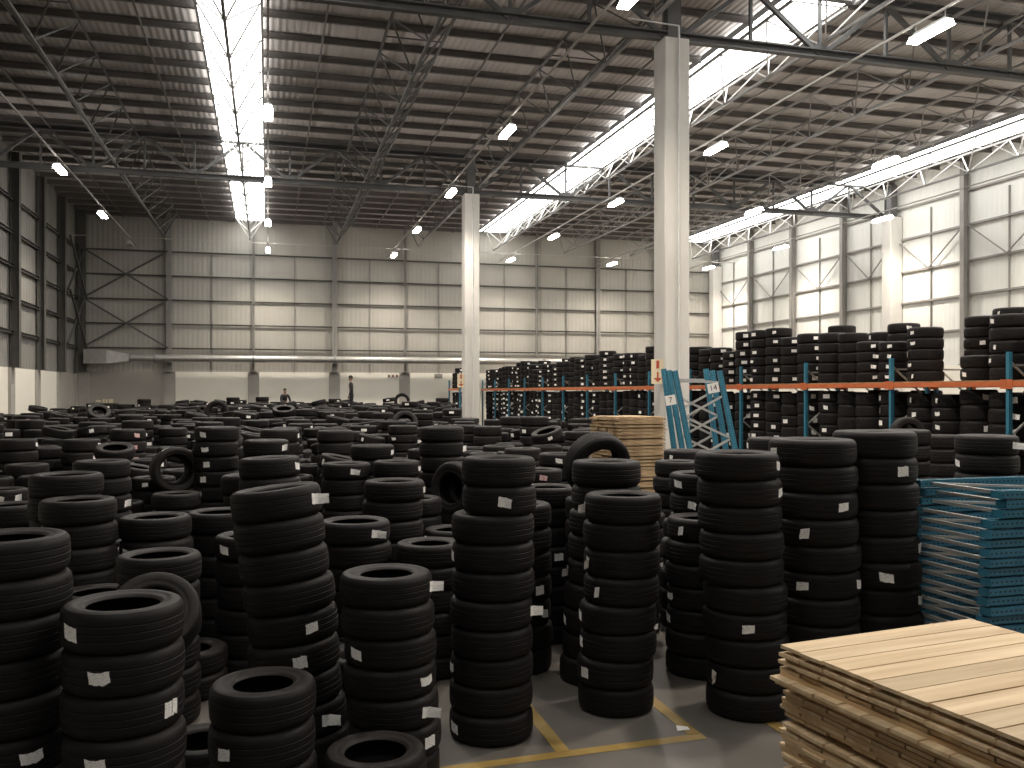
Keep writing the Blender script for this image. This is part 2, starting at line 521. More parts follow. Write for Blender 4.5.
# ------------------------------------------------------------------ concrete columns
COLX, COLX2 = 8.75, 7.8
GY = (18.35, 34.7)
BOT = 10.6


def column(y, x, label, s=0.3, top=BOT, group='concrete columns'):
    t = thing('concrete_column', label, 'column', (x, y, 0), group)
    c = 0.025
    pts = [(-s + c, -s), (s - c, -s), (s, -s + c), (s, s - c), (s - c, s), (-s + c, s), (-s, s - c), (-s, -s + c)]
    vs, fs = [], []
    for z in (0, top):
        vs += [(p[0], p[1], z) for p in pts]
    fs = [(k, (k + 1) % 8, 8 + (k + 1) % 8, 8 + k) for k in range(8)] + [tuple(range(8))[::-1], tuple(range(8, 16))]
    MB().add(vs, fs).build('shaft', M['column'], t)
    MB().box((-0.16, -0.16, top), (0.16, 0.16, ROOF - 0.25)).build('steel_stub', M['girder'], t)
    MB().box((-s + 0.03, -s + 0.03, top), (s - 0.03, s - 0.03, top + 0.04)).build('cap_plate', M['girder'], t)
    if s == 0.3:
        MB().tube((0.02, -s - 0.035, 0), (0.02, -s - 0.035, top + 0.25), 0.022, 8).tube((0.02, -s - 0.035, top + 0.25), (-1.2, -s - 0.035, top + 0.29), 0.018, 8).build('conduit', M['lamp_body'], t)
    return t


column(GY[0], COLX, 'large pale concrete column with blue rack frames leaning at its foot')
column(GY[1], COLX2, 'pale concrete column farther back, standing among the tyre stacks')
column(34.2, XR - 0.15, 'pale concrete column built into the bright side wall', 0.31, BOT, 'concrete wall columns')
column(50.6, XR - 0.15, 'pale concrete column in the far corner of the bright wall', 0.3001, BOT, 'concrete wall columns')


def arrow_sign(y, label):
    t = thing('arrow_sign', label, 'sign', ((COLX if y < 25 else COLX2) - 0.3, y, 2.93))
    t.scale = (1, 1, 0.66)
    MB().box((-0.28, -0.012, 0), (0.0, 0.012, 0.82)).build('plate', M['sign_cream'], t)
    MB().box((-0.17, -0.018, 0.52), (-0.10, -0.012, 0.78)).build('extinguisher_symbol', M['sign_red'], t)
    MB().box((-0.155, -0.018, 0.20), (-0.115, -0.012, 0.40)).add([(-0.24, -0.015, 0.2), (-0.135, -0.015, 0.06), (-0.03, -0.015, 0.2)], [(0, 1, 2)]).build('arrow', M['sign_red'], t)


arrow_sign(GY[0] - 0.2, 'cream sign with a red down arrow on the large near column')
arrow_sign(GY[1] - 0.2, 'small cream sign with red marks on the farther column')

# ------------------------------------------------------------------ roof steel: purlins, girders, lattice trusses
py = -5.0
npur = 0
pys = []
while py < YB:
    pys.append(py)
    py += 1.4
pys = pys[::-1]
for k, y in enumerate(pys):
    if y < 8.0:
        continue
    mb = MB()
    for a, b in zip(edges[::2], edges[1::2]):
        mb.channel((max(a, XL), y, ROOF - 0.11), (min(b, XR), y, ROOF - 0.11), 0.07, 0.19, 0.02)
    tag(mb.build('purlin', M['purlin']), 'dark roof purlin under the sheeting, %s line from the far wall' % NTH[k], 'purlin', 'roof purlins')

for k, x in enumerate((-7.4, -3.1, 1.4, 5.9, 10.4, 14.8, 19.1, 23.2)):
    tag(MB().bar((x, 6, ROOF - 0.235), (x, YB, ROOF - 0.235), 0.045, 0.04).build('tie_rod', M['purlin']), 'thin tie rod under the purlins, %s from the dark wall' % NTH[k], 'tie rod', 'roof tie rods')

TRUSS_X = [-5.3, -0.93, 3.66, 8.2, 12.65, 17.0, 21.2, 25.35]
Z_TOP, Z_BOT = 11.95, 11.0
WORD_T = ['beside the dark wall', 'under the skylight by the dark wall', 'between the first skylight and the columns', 'along the column line', 'under the middle skylight',
          'next beyond the middle skylight', 'before the bright wall skylight', 'under the skylight by the bright wall']
NPAN = 7


def web_mesh(L, h, w, mat):
    p = L / NPAN
    mb = MB()
    for s in (-1, 1):
        mb.bar((0, 0, 0), (s * w, p / 2, h), 0.036)
        mb.bar((0, p, 0), (s * w, p / 2, h), 0.036)
    mb.bar((-w, 0, h), (w, 0, h), 0.03)
    return mb.mesh('web_panel', mat)


bays = [(GY[1] + 0.10, YB - 0.9, 'far bay'), (GY[0] + 0.10, GY[1] - 0.10, 'middle bay'), (2.2, GY[0] - 0.10, 'near bay')]
chord_cache = {}
for bi, (y0, y1, bw) in enumerate(bays):
    L = y1 - y0
    wms = [web_mesh(L, Z_TOP - Z_BOT, 0.74, M[q]) for q in ('steel', 'steel_lit', 'steel_shaded')]
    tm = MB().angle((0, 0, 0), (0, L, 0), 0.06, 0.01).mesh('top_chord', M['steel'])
    bms = [MB().bar((0, 0, 0), (0, L, 0), 0.07, 0.07).mesh('bottom_chord', M[q]) for q in ('steel', 'steel_shaded')]
    tms = [tm, MB().angle((0, 0, 0), (0, L, 0), 0.06, 0.01).mesh('top_chord', M['steel_shaded'])]
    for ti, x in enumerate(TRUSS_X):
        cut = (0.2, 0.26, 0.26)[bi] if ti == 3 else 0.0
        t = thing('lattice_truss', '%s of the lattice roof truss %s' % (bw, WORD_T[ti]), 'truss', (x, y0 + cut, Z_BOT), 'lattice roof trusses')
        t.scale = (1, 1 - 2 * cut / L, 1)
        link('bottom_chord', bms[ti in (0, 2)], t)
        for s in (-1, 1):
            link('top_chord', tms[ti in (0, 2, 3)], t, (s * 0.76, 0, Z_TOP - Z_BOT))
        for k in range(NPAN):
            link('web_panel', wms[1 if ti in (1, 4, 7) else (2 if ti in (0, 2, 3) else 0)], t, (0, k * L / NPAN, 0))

# transverse girders, built bay by bay between x positions
for gi, gy in enumerate(GY):
    cx_ = (COLX, COLX2)[gi]
    spans = [(XL + 0.1, cx_ - 0.16, 'towards the dark wall'), (cx_ + 0.16, XR - 0.1, 'towards the bright wall')]
    gtop = 12.0
    for (x0, x1, sw) in spans:
        t = thing('roof_girder', 'deep dark roof girder %s from the %s column' % (sw, ('large near', 'farther')[gi]), 'girder', (x0, gy, BOT + 0.1), 'main roof girders')
        L = x1 - x0
        MB().channel((0, 0, 0), (L, 0, 0), 0.16, 0.2, 0.03).build('bottom_chord', M['girder'], t)
        MB().channel((0, 0, gtop - BOT), (L, 0, gtop - BOT), 0.16, 0.2, 0.03).build('top_chord', M['girder'], t)
        n = 10
        for k in range(n):
            a, b = L * k / n, L * (k + 1) / n
            hh = gtop - BOT
            MB().bar((b, 0, 0), (b, 0, hh), 0.07, 0.07).build('web_post', M['girder'], t)
            if k % 2:
                MB().bar((a, 0.0, hh), (b, 0.0, 0), 0.10, 0.10, (0, 1, 0)).build('web_diagonal', M['girder'], t)
            else:
                MB().bar((a, 0.0, 0), (b, 0.0, hh), 0.10, 0.10, (0, 1, 0)).build('web_diagonal', M['girder'], t)
            if k % 2 == 0:
                MB().box((a - 0.17, -0.06, 0.08), (a + 0.17, 0.06, 0.24)).build('gusset_plate', M['girder'], t)

# ------------------------------------------------------------------ lamps on conduits
LX = [-6.7, 0.0, 6.6, 13.2, 19.3, 25.5]
LY = [8.4, 15.45, 24.6, 32.7, 40.6, 48.4]
LZ = 10.2
WORD_L = ['by the dark wall', 'along the first skylight', 'before the columns', 'beyond the columns', 'before the bright wall skylight', 'by the bright wall']
lm = MB().add([(-.12, -.56, -.06), (.12, -.56, -.06), (.12, .56, -.06), (-.12, .56, -.06), (-.08, -.53, .05), (.08, -.53, .05), (.08, .53, .05), (-.08, .53, .05)],
              [(0, 3, 2, 1), (0, 1, 5, 4), (1, 2, 6, 5), (2, 3, 7, 6), (3, 0, 4, 7)])
lens = lm.mesh('lens', M['lamp'])
lens_off = lm.mesh('lens', M['lamp_off'])
hb = MB()
hb.box((-0.085, -0.535, 0.052), (0.085, 0.535, 0.075)).box((-0.05, -0.45, 0.075), (0.05, 0.45, 0.13))
house = hb.mesh('housing', M['lamp_body'])
hang = MB().tube((0, 0, 0.13), (0, 0, 0.29), 0.012, 6).mesh('hanger', M['wire'])
beam = bpy.data.lights.new('lamp_beam', 'SPOT')
beam.energy = SPOT_POWER
beam.color = (1.0, 0.90, 0.795)
beam.spot_size = math.radians(140)
beam.spot_blend = 1.0
beam.shadow_soft_size = 0.25
for i, x in enumerate(LX):
    c = tag(MB().bar((x, 6, LZ + 0.31), (x, YB - 0.1, LZ + 0.31), 0.05, 0.04).build('cable_tray', M['wire']),
            'thin cable tray carrying the lamp row %s' % WORD_L[i], 'cable tray', 'lamp cable trays')
    for j, y in enumerate(LY):
        if (i == 0 and j < 3) or (i == 1 and j < 1):
            continue
        nth = NTH[len(LY) - 1 - j]
        t = thing('ceiling_lamp', 'lit lamp, %s from the far wall, row %s' % (nth, WORD_L[i]), 'lamp', (x, y, LZ), 'high bay ceiling lamps')
        if i == 0 and j == 5:
            t['label'] = 'unlit grey high bay lamp at the far end of the dark wall row'
        link('housing', house, t)
        if not (i == 0 and j == 5):
            link('lamp_beam', beam, t, (0, 0, -0.14))
        link('lens', lens_off if (i == 0 and j == 5) else lens, t)
        for hy in (-0.42, 0.42):
            link('hanger', hang, t, (0, hy, 0))
tag(MB().bar((XL, 48.4, LZ + 0.36), (XR, 48.4, LZ + 0.36), 0.05, 0.04).build('cable_tray', M['wire']), 'thin cable tray running across in front of the far wall', 'cable tray')

# ------------------------------------------------------------------ duct on the far wall, small wall signs
t = thing('air_duct', 'long grey air duct running along the far wall above the white panels', 'duct', (-9.2, YB - 0.55, 4.55))
MB().tube((3.4, 0, 0), (33.0, 0, 0), 0.19, 16).build('pipe', M['galv'], t)
mb = MB()
mb.box((0.0, -0.35, -0.32), (1.1, 0.25, 0.42))
mb.build('box_section', M['galv'], t)
mb = MB()
s0 = [(1.1, -0.35, -0.32), (1.1, 0.25, -0.32), (1.1, 0.25, 0.42), (1.1, -0.35, 0.42)]
s1 = [(2.15, -0.17, -0.17), (2.15, 0.17, -0.17), (2.15, 0.17, 0.17), (2.15, -0.17, 0.17)]
mb.add(s0 + s1, [(0, 1, 5, 4), (1, 2, 6, 5), (2, 3, 7, 6), (3, 0, 4, 7), (4, 5, 6, 7)])
mb.build('taper', M['galv'], t)
MB().tube((2.15, 0, 0), (3.4, 0, 0), 0.17, 16).build('pipe', M['galv'], t)
for x in (2.2, 3.4, 8.43, 12.8, 21.0, 25.0):
    MB().tube((x - 0.05, 0, 0), (x + 0.05, 0, 0), 0.23, 16).build('flange', M['steel'], t)
for x in (0.35, 3.5, 8.43, 12.82, 16.8, 20.8, 24.7, 28.6, 32.4):
    MB().box((x - 0.04, -0.05, -0.24), (x + 0.04, 0.27, -0.19)).build('bracket', M['steel'], t)


def wall_sign(px, py_, w, h, mat, marks, label):
    p = P(px, py_, (YB - 0.02) / CS)
    # bring the point onto the panel face
    d = Vector((p.x, p.y, 0))
    k = (YB + 0.02) / p.y
    z = CAM_H + (p.z - CAM_H) * k
    t = thing('wall_sign', label, 'sign', (p.x * k, YB + 0.07, z))
    MB().box((-w / 2, -0.025, -h / 2), (w / 2, 0.0, h / 2)).build('plate', mat, t)
    for (a, b, c, d_, mm) in marks:
        MB().box((a, -0.032, b), (c, -0.025, d_)).build('marking', mm, t)


wall_sign(393, 376, 0.66, 0.24, M['sign_white'], [(-0.30, -0.08, -0.16, 0.08, M['sign_brown']), (-0.07, -0.08, 0.07, 0.08, M['sign_brown']), (0.16, -0.08, 0.30, 0.08, M['sign_brown'])],
          'small sign of three brown marks on the white far wall panel')
wall_sign(438.5, 376, 0.46, 0.24, M['sign_grey'], [(-0.19, 0.02, 0.19, 0.08, M['pier']), (-0.19, -0.08, 0.19, -0.02, M['pier'])], 'small grey sign with pale lines high on the white far wall panel')
wall_sign(105, 401, 0.95, 0.24, M['grey_panel'], [(-0.45, -0.05, -0.2, 0.05, M['sign_cream']), (-0.12, -0.1, -0.02, 0.1, M['sign_cream']), (0.02, -0.1, 0.12, 0.1, M['sign_cream']), (0.18, -0.1, 0.4, 0.1, M['sign_cream'])],
          'faint yellowish sign on the bare grey end panel of the far wall')
wall_sign(103, 408.5, 0.9, 0.10, M['sign_cream'], [], 'thin yellowish strip below the faint sign on the grey end panel')

# ------------------------------------------------------------------ tyre geometry (unit: outer radius 1, half width 1 along Z)


def tyre_profiles(rb, fine):
    g = []
    if fine:
        for zc in (-0.34, 0.02, 0.38):
            g += [(zc - 0.05, 0), (zc - 0.022, 0), (zc - 0.012, -0.011), (zc + 0.012, -0.011), (zc + 0.022, 0), (zc + 0.05, 0)]
    crown = [(-0.66, 0), (-0.58, 0)] + g + [(0.58, 0), (0.66, 0)]
    outer = [(1.0 - 0.02 * (z / 0.78) ** 2 + d, z) for z, d in crown]
    sh = [(0.972, 0.76), (0.955, 0.84), (0.925, 0.925)]
    tread = [(r, -z) for r, z in sh[::-1]] + outer + sh
    mid = (rb + 0.935) / 2
    side = [(0.925, 0.925), (0.885, 0.975), (mid + 0.06, 1.0), (mid, 0.985), (mid - 0.01, 0.97), (rb + 0.09, 0.90), (rb + 0.075, 0.915), (rb + 0.045, 0.86), (rb + 0.01, 0.80), (rb, 0.74)]
    liner = [(rb, 0.74), (rb + 0.03, 0.68), (mid, 0.86), (0.90, 0.80), (0.935, 0.45), (0.94, 0.0)]
    liner = liner + [(r, -z) for r, z in liner[:-1][::-1]]
    if not fine:
        side = [side[0], side[2], side[4], side[7], side[9]]
        liner = [liner[0], (mid, 0.86), (0.93, 0.5), (0.93, -0.5), (mid, -0.86), liner[-1]]
    return tread, side, liner


def revolve(mb, prof, seg, mi=0):
    n = len(prof)
    vs = []
    for k in range(seg):
        a = 2 * math.pi * k / seg
        ca, sa = math.cos(a), math.sin(a)
        vs += [(r * ca, r * sa, z) for r, z in prof]
    fs = []
    for k in range(seg):
        k2 = (k + 1) % seg
        for i in range(n - 1):
            fs.append((k * n + i, k2 * n + i, k2 * n + i + 1, k * n + i + 1))
    mb.add(vs, fs, mi, True)


RB = (0.60, 0.66, 0.56)
TREAD, SIDE = {}, {}
for v, rb in enumerate(RB):
    for fine, seg in ((True, 72), (False, 36)):
        tr, sd, ln = tyre_profiles(rb, fine)
        mb = MB()
        revolve(mb, tr, seg)
        revolve(mb, ln, seg)
        TREAD[v, fine] = mb.mesh('tyre', M['rubber'])
        mb = MB()
        revolve(mb, sd, seg)
        SIDE[v, fine] = mb.mesh('sidewall', M['rubber_side'])


def sticker_patch(mb, a0, a1, z0, z1, r, seed, curl=0.0, mi=0):
    """Wrinkled paper patch lying on the tread between two angles."""
    rr = random.Random(seed)
    nx, nz = 6, 3
    vs = []
    for i in range(nx + 1):
        for j in range(nz + 1):
            u, w = i / nx, j / nz
            a = a0 + (a1 - a0) * u + rr.uniform(-1, 1) * 0.006 + 0.03 * (w - 0.5) * (seed % 3 - 1)
            z = z0 + (z1 - z0) * w + rr.uniform(-1, 1) * 0.03 + (u - 0.5) * 0.14 * ((seed * 7) % 5 - 2) * 0.5
            q = r + rr.uniform(0, 0.006) + curl * max(0, u - 0.55) ** 2
            vs.append((q * math.cos(a), q * math.sin(a), z))
    n = nz + 1
    fs = [(i * n + j, (i + 1) * n + j, (i + 1) * n + j + 1, i * n + j + 1) for i in range(nx) for j in range(nz)]
    mb.add(vs, fs, mi, False)
    return [(i / nx, j / nz) for i in range(nx + 1) for j in range(nz + 1)]


STICK = []
for k, (aw, zh, two, curl) in enumerate(((0.16, 0.34, False, 0), (0.11, 0.36, True, 0), (0.11, 0.38, False, 0.5), (0.13, 0.28, True, 0), (0.14, 0.30, False, 0), (0.14, 0.34, False, 1.2))):
    for red in (False, True):
        mb = MB()
        uvs = sticker_patch(mb, -aw, aw, -zh, zh, 1.004, k, curl)
        if two:
            uvs = uvs + sticker_patch(mb, aw * 0.55, aw * 1.7, -zh * 0.8, zh * 1.15, 1.012, k + 9)
        me = mb.mesh('paper_label', M['paper_red'] if red else M['paper'])
        lay = me.uv_layers.new(name='UVMap')
        for lp in me.loops:
            lay.data[lp.index].uv = uvs[lp.vertex_index]
        STICK.append(me)

# ------------------------------------------------------------------ the tyres: every tyre is a record, then the ones that show become objects
TY = []      # dicts: m (matrix without scale), R, W, v, st [(angle, kind)], label, group, z
TAKEN = []   # (x, y, radius)
GROUP_FLOOR = 'tyres stacked on the warehouse floor'
GROUP_RACK = 'tyres on the pallet racks'


def face_angle(x, y, off):
    """Angle about Z of the tread spot that shows at offset `off` (-1..1) from the camera side."""
    th = math.asin(max(-0.98, min(0.98, off)))
    d = Vector((-x, -y)).normalized()
    r = Vector((-d.y, d.x))
    r = r if r.x * CS - r.y * SN > 0 else -r
    v = d * math.cos(th) + r * math.sin(th)
    return math.atan2(v.y, v.x)


def add_tyre(mat, R, W, v, st, label, z, group=GROUP_FLOOR):
    TY.append(dict(m=mat, R=R, W=W, v=v, st=st, label=label, z=z, group=group))


def stack(x, y, n, D, W, desc, lean=0.0, drift=0.0, labels=None, z0=0.0, jit=0.012, first=0.0, red=False, p_label=0.35, group=GROUP_FLOOR, v=None, dtop=None, off_bias=None, labeler=None, tilt_top=None):
    """A stack of n tyres at x, y. lean in degrees (right positive), drift = sideways shift from bottom to top."""
    fw = Vector((SN, CS, 0))
    rt = Vector((CS, -SN, 0))
    z = x * SN + y * CS
    base = Matrix.Translation((x, y, z0)) @ Matrix.Rotation(math.radians(lean), 4, fw)
    sv = rnd.randrange(3) if v is None else v
    for i in range(n):
        k = n - 1 - i           # index from the top
        j = Vector((rnd.uniform(-jit, jit), rnd.uniform(-jit, jit), 0)) + rt * drift * ((i + 0.5) / n)
        Dk = D * rnd.uniform(0.985, 1.01)
        if dtop and k < dtop[0]:
            Dk = D * dtop[1]
            j += rt * dtop[2]
        rot = rnd.uniform(0, 6.28)
        mat = base @ Matrix.Translation(j + Vector((0, 0, (i + 0.5) * W))) @ Matrix.Rotation(rot, 4, 'Z')
        if tilt_top and k == 0:
            mat = base @ Matrix.Translation(j + Vector((0, 0, (i + 0.5) * W + abs(math.sin(math.radians(tilt_top))) * Dk * 0.42))) @ Matrix.Rotation(math.radians(tilt_top), 4, fw) @ Matrix.Rotation(rot, 4, 'Z')
        st = []
        if labels is not None:
            for off in [o for q, o in labels if q == k]:
                st.append((face_angle(x, y, off) - rot, rnd.randrange(6) * 2 + red))
        elif rnd.random() < p_label:
            off = rnd.uniform(-0.9, 0.9) if off_bias is None else off_bias + rnd.uniform(-0.15, 0.15)
            st.append((face_angle(x, y, off) - rot, rnd.randrange(6) * 2 + red))
        lab = labeler(k) if labeler else ('%s tyre in %s' % (ORD[k], desc) if k == 0 else '%s-down tyre in %s' % (ORD[k], desc))
        add_tyre(mat, Dk / 2, W, sv, st, lab, z, group)
    TAKEN.append((x, y, D / 2))


def pstack(cx, w, yc, desc, D=0.68, n=None, W=0.222, base_cx=None, **kw):
    """A stack placed where the photo shows it: cx, yc centre of its top, w its width in the photo."""
    yc -= 0.055 * w                 # the rim stands a little above the middle of the top opening
    z0, D0 = F * D / w, D
    for q in (0, 1, -1, 2, -2, 3, -3, 4, -4, 5, 6, 7, 8, 9, 10, 11, 12, 13, 14):
        f = 1 + 0.02 * q            # a little nearer or farther, where the first guess would touch a neighbour
        z, D = z0 * f, min(0.78, max(0.6, D0 * f))
        b = P(cx if base_cx is None else base_cx, yc, z)
        if not any((b.x - x) ** 2 + (b.y - y) ** 2 < (r + D / 2 - 0.005) ** 2 for x, y, r in TAKEN):
            break
    else:
        print('no room', desc)
    p = P(cx, yc, z)
    h = p.z
    n = n or max(1, round(h / W))
    W = h / n
    drift = 0.0
    if base_cx is not None and kw.get('lean') == 'rigid':
        p = P(base_cx, yc, z)
        kw['lean'] = -math.degrees(math.atan((base_cx - cx) / F * z / h))
    elif base_cx is not None:
        b = P(base_cx, yc, z)
        drift = -(base_cx - cx) / F * z
        p = b
    stack(p.x, p.y, n, D, W, desc, drift=drift, **kw)


# --- near stacks
pstack(6, 116, 541, 'the wide stack at the lower frame edge by the dark wall', D=0.66, base_cx=12, v=0, labels=[(5, 0.3)])
pstack(119, 116, 606, 'the labelled stack just beside the frame edge stack', D=0.66, base_cx=127, v=0, lean=0.6, labels=[(0, -.8), (1, -.42), (2, .72), (3, -.5)])
pstack(264, 105, 686, 'the low stack at the front before the leaning stack', D=0.66, v=2, labels=[(1, -.68), (2, -.6)])
pstack(202, 92, 742, 'the lone low tyre on the floor beside the labelled front stack', D=0.66, n=1, W=0.25, v=0, labels=[])
pstack(376, 103, 752, 'the lowest stack at the front, only its top showing', D=0.66, v=0, labels=[])
pstack(386, 92, 576, 'the front stack of six beside the leaning stack', D=0.66, base_cx=396, v=2, labels=[(0, .97), (2, -.72), (3, .74), (4, .72), (5, .7)])
pstack(276, 89, 490, 'the tall stack leaning towards the dark wall', D=0.67, base_cx=307, v=1, lean='rigid', labels=[(0, .86), (4, .42), (5, .1), (6, -.75), (7, .55)])
pstack(495, 83, 461, 'the tall stack of ten standing by the yellow line', D=0.67, n=10, base_cx=490, v=0, dtop=(2, 0.89, 0.03), labels=[(1, .1), (3, -.98), (5, .97), (9, -.86), (7, -.97)])
pstack(624, 76, 497, 'the stack of eight inside the yellow floor corner', D=0.665, n=8, base_cx=614, v=0, labels=[(0, -.96), (2, -.85), (3, -.6), (4, -.97), (5, -.97), (6, -.8)])
pstack(596, 62, 500, 'the stack carrying the upright leaning tyre', D=0.66, v=0, labels=[(2, .9)])
pstack(608, 70, 464, 'the stack behind the yellow corner stack', D=0.66, base_cx=594, v=2, labels=[(4, -.95), (6, -.97)], n=9)
pstack(736, 83, 456, 'the tall stack right of the open floor, ten tyres high', D=0.72, n=10, base_cx=749, v=1, labels=[(0, .97), (1, .95), (6, .1), (7, .95), (8, -.75)])
pstack(813, 84, 443, 'the tall wide stack next to the tall ten high stack', D=0.75, n=10, base_cx=817, v=2, labels=[(0, -.85), (2, .66), (3, -.2), (5, -.3), (5, .95)])
pstack(873, 81, 435, 'the tallest wide stack beside the blue frame pile', D=0.75, n=10, base_cx=882, v=2, labels=[(1, .62), (5, .2), (6, .96), (4, .97)])
pstack(700, 68, 520, 'the shorter stack peeping out behind the tall ten high stack', D=0.67, v=2, labels=[(0, -.55), (3, -.9), (4, -.93)])
pstack(703, 67, 476, 'the stack behind the shorter peeping stack', D=0.70, v=1, labels=[(0, -.72), (1, -.3)])
pstack(677, 46, 463, 'the narrow stack below the leaning blue frames', D=0.66, v=0, labels=[])
pstack(686, 44, 452, 'the farther stack at the foot of the blue frames', D=0.68, v=0, labels=[(0, -.6)])
pstack(548, 60, 489, 'the stack in the dark gap behind the ten high stack', D=0.66, v=1, labels=[(3, .3)])
pstack(519, 66, 506, 'the stack hidden close behind the ten high stack', D=0.66, v=0, labels=[(4, .8), (3, .6)])
pstack(541, 44, 471, 'the stack whose top tyre bears a long reddish label', D=0.68, v=0, labels=[(0, .1)], red=True)
pstack(559, 41, 455, 'the stack behind the reddish label stack', D=0.66, v=0, labels=[(0, 0)])
pstack(523, 37, 450, 'the pair of grey topped stacks behind the ten high stack, nearer one', D=0.66, v=0, labels=[])
pstack(499, 33, 447, 'the pair of grey topped stacks behind the ten high stack, farther one', D=0.66, v=0, labels=[])
pstack(534, 29, 418, 'the twin stacks rising before the far rack, nearer twin', D=0.66, v=0, labels=[(3, -.8), (1, -.7), (2, .6)])
pstack(512, 26, 418, 'the twin stacks rising before the far rack, farther twin', D=0.66, v=0, labels=[(2, .2)])
pstack(442, 45, 429, 'the tall stack before the farther column', D=0.68, v=0, labels=[(1, .97)])
pstack(395, 61, 483, 'the centre stack with an open round top tyre', D=0.69, base_cx=385, v=0, labels=[(0, .97)])
pstack(414, 56, 500, 'the stack tucked behind the open round top stack', D=0.66, v=0, labels=[])
pstack(356, 69, 523, 'the centre stack with one large white top label', D=0.68, v=1, labels=[(0, .58)])
pstack(429, 69, 545, 'the stack with a clean black hollow top before the centre', D=0.68, base_cx=433, v=2, labels=[])
pstack(453, 60, 531, 'the stack half hidden behind the hollow top stack', D=0.66, v=0, labels=[(0, -.9)])
pstack(373, 44, 447, 'the stack with one lone tyre bridging on top', D=0.67, v=0, labels=[(0, .9)])
pstack(346, 48, 465, 'the neighbour stack before the bridging tyre, nearer the leaning stack', D=0.68, v=0, labels=[(0, .3)])
pstack(396, 47, 463, 'the neighbour stack under the bridging tyre', D=0.67, v=0, labels=[(0, .95)])
pstack(314, 42, 503, 'the stack just behind the leaning stack shoulder', D=0.66, v=1, labels=[])
pstack(67, 68, 477, 'the tall stack behind the round hollow stack by the dark side', D=0.68, v=1, labels=[])
pstack(78, 71, 502, 'the round hollow topped stack on the dark side', D=0.68, base_cx=83, v=0, labels=[(4, .95)])
pstack(8, 62, 507, 'the stack at the frame edge behind the wide front stack', D=0.66, v=0, labels=[(1, .75)])
pstack(2, 47, 491, 'the stack with two small labels at the frame edge', D=0.66, v=0, labels=[(0, -.1), (0, .55)])
pstack(156, 69, 519, 'the grey rimmed stack below the standing round tyre', D=0.67, v=0, labels=[(1, -.8)])
pstack(159, 80, 557, 'the flat topped stack behind the propped front tyre', D=0.67, v=1, labels=[])
pstack(96, 73, 594, 'the low stack between the labelled stack and round hollow stack', D=0.67, v=0, labels=[(0, .1)])
pstack(190, 75, 650, 'the low stack half hidden beside the labelled front stack', D=0.66, v=2, labels=[])
pstack(222, 66, 514, 'the stack with a pale rimmed top behind the leaning stack', D=0.67, v=1, labels=[])
pstack(252, 70, 537, 'the stack with a square label behind the leaning stack', D=0.67, v=0, labels=[(0, -.72)])
pstack(103, 54, 463, 'the stack with three labels behind the round hollow stack', D=0.67, v=0, labels=[(2, .8), (3, .7), (4, .72)])
pstack(216, 44, 429, 'the stack with a column of five labels on the dark side', D=0.67, v=0, labels=[(0, -.6), (1, -.5), (2, -.45), (3, -.6), (4, -.65)])
pstack(277, 60, 460, 'the tilted grey stack behind the top of the leaning stack', D=0.66, v=1, lean=-2.5, labels=[(0, .9)])
pstack(262, 62, 476, 'the second tilted grey stack touching the leaning stack', D=0.66, v=1, lean=-3.5, labels=[])
pstack(266, 45, 442, 'the big stack with a corner label behind the tilted grey stacks', D=0.67, v=0, labels=[(0, .75)])
pstack(280, 38, 431, 'the farther stack behind the corner label stack', D=0.67, v=0, labels=[(0, .95)])
pstack(335, 36, 432, 'the shiny topped stack behind the bridging tyre', D=0.67, v=0, labels=[])
pstack(81, 36, 441, 'the stack with labels down one side on the dark side', D=0.67, v=0, labels=[(0, .9), (1, .75), (2, .6)])
pstack(46, 36, 449, 'the dark stack with a round label below its top', D=0.67, v=0, labels=[(0, -.9), (1, -.9)])
pstack(17, 37, 441, 'the dark stack near the frame edge with one end label', D=0.67, v=0, labels=[(0, .95)])
pstack(128, 34, 431, 'the stack with pink red labels by the standing round tyre', D=0.66, v=0, labels=[(0, .5), (1, .3), (2, .4), (3, .4)], red=True)
pstack(176, 47, 495, 'the stack carrying the standing round tyre', D=0.67, v=0, labels=[])
pstack(26, 25, 417, 'the far stack with one long pink label', D=0.68, v=0, labels=[(0, .1)], red=True)
pstack(941, 41, 437, 'the first stack behind the blue frame pile', D=0.68, v=0, labels=[(2, .8)])
pstack(987, 58, 438, 'the second stack behind the blue frame pile', D=0.69, v=2, labels=[(0, .85), (1, -.9)])
pstack(770, 46, 440, 'the stack hidden behind the two tallest stacks', D=0.68, v=0, labels=[(0, -.97)])
pstack(905, 47, 432, 'the stack hidden behind the stack beside the blue pile', D=0.68, v=0, labels=[])


# --- single tyres that stand, lean or lie tilted on the stacks
def loose(px, py_, z, D, W, axis, label, v=0, st=(), support=True):
    c = P(px, py_, z)
    q = Vector((0, 0, 1)).rotation_difference(axis).to_matrix().to_4x4()
    add_tyre(Matrix.Translation(c) @ q, D / 2, W, v, [(a, s * 2) for a, s in st], label, z)
    low = c.z - D / 2 * math.sqrt(max(0, 1 - axis.z ** 2)) - W / 2 * abs(axis.z)
    return c, low


def behind(px, py_, z, D, W, axis, label, v=0, steps=1):
    """A tyre standing flat against the back of the loose one seen there."""
    c = P(px, py_, z) - axis * (W + 0.004) * steps
    q = Vector((0, 0, 1)).rotation_difference(axis).to_matrix().to_4x4()
    add_tyre(Matrix.Translation(c) @ q, D / 2, W, v, [], label, z)


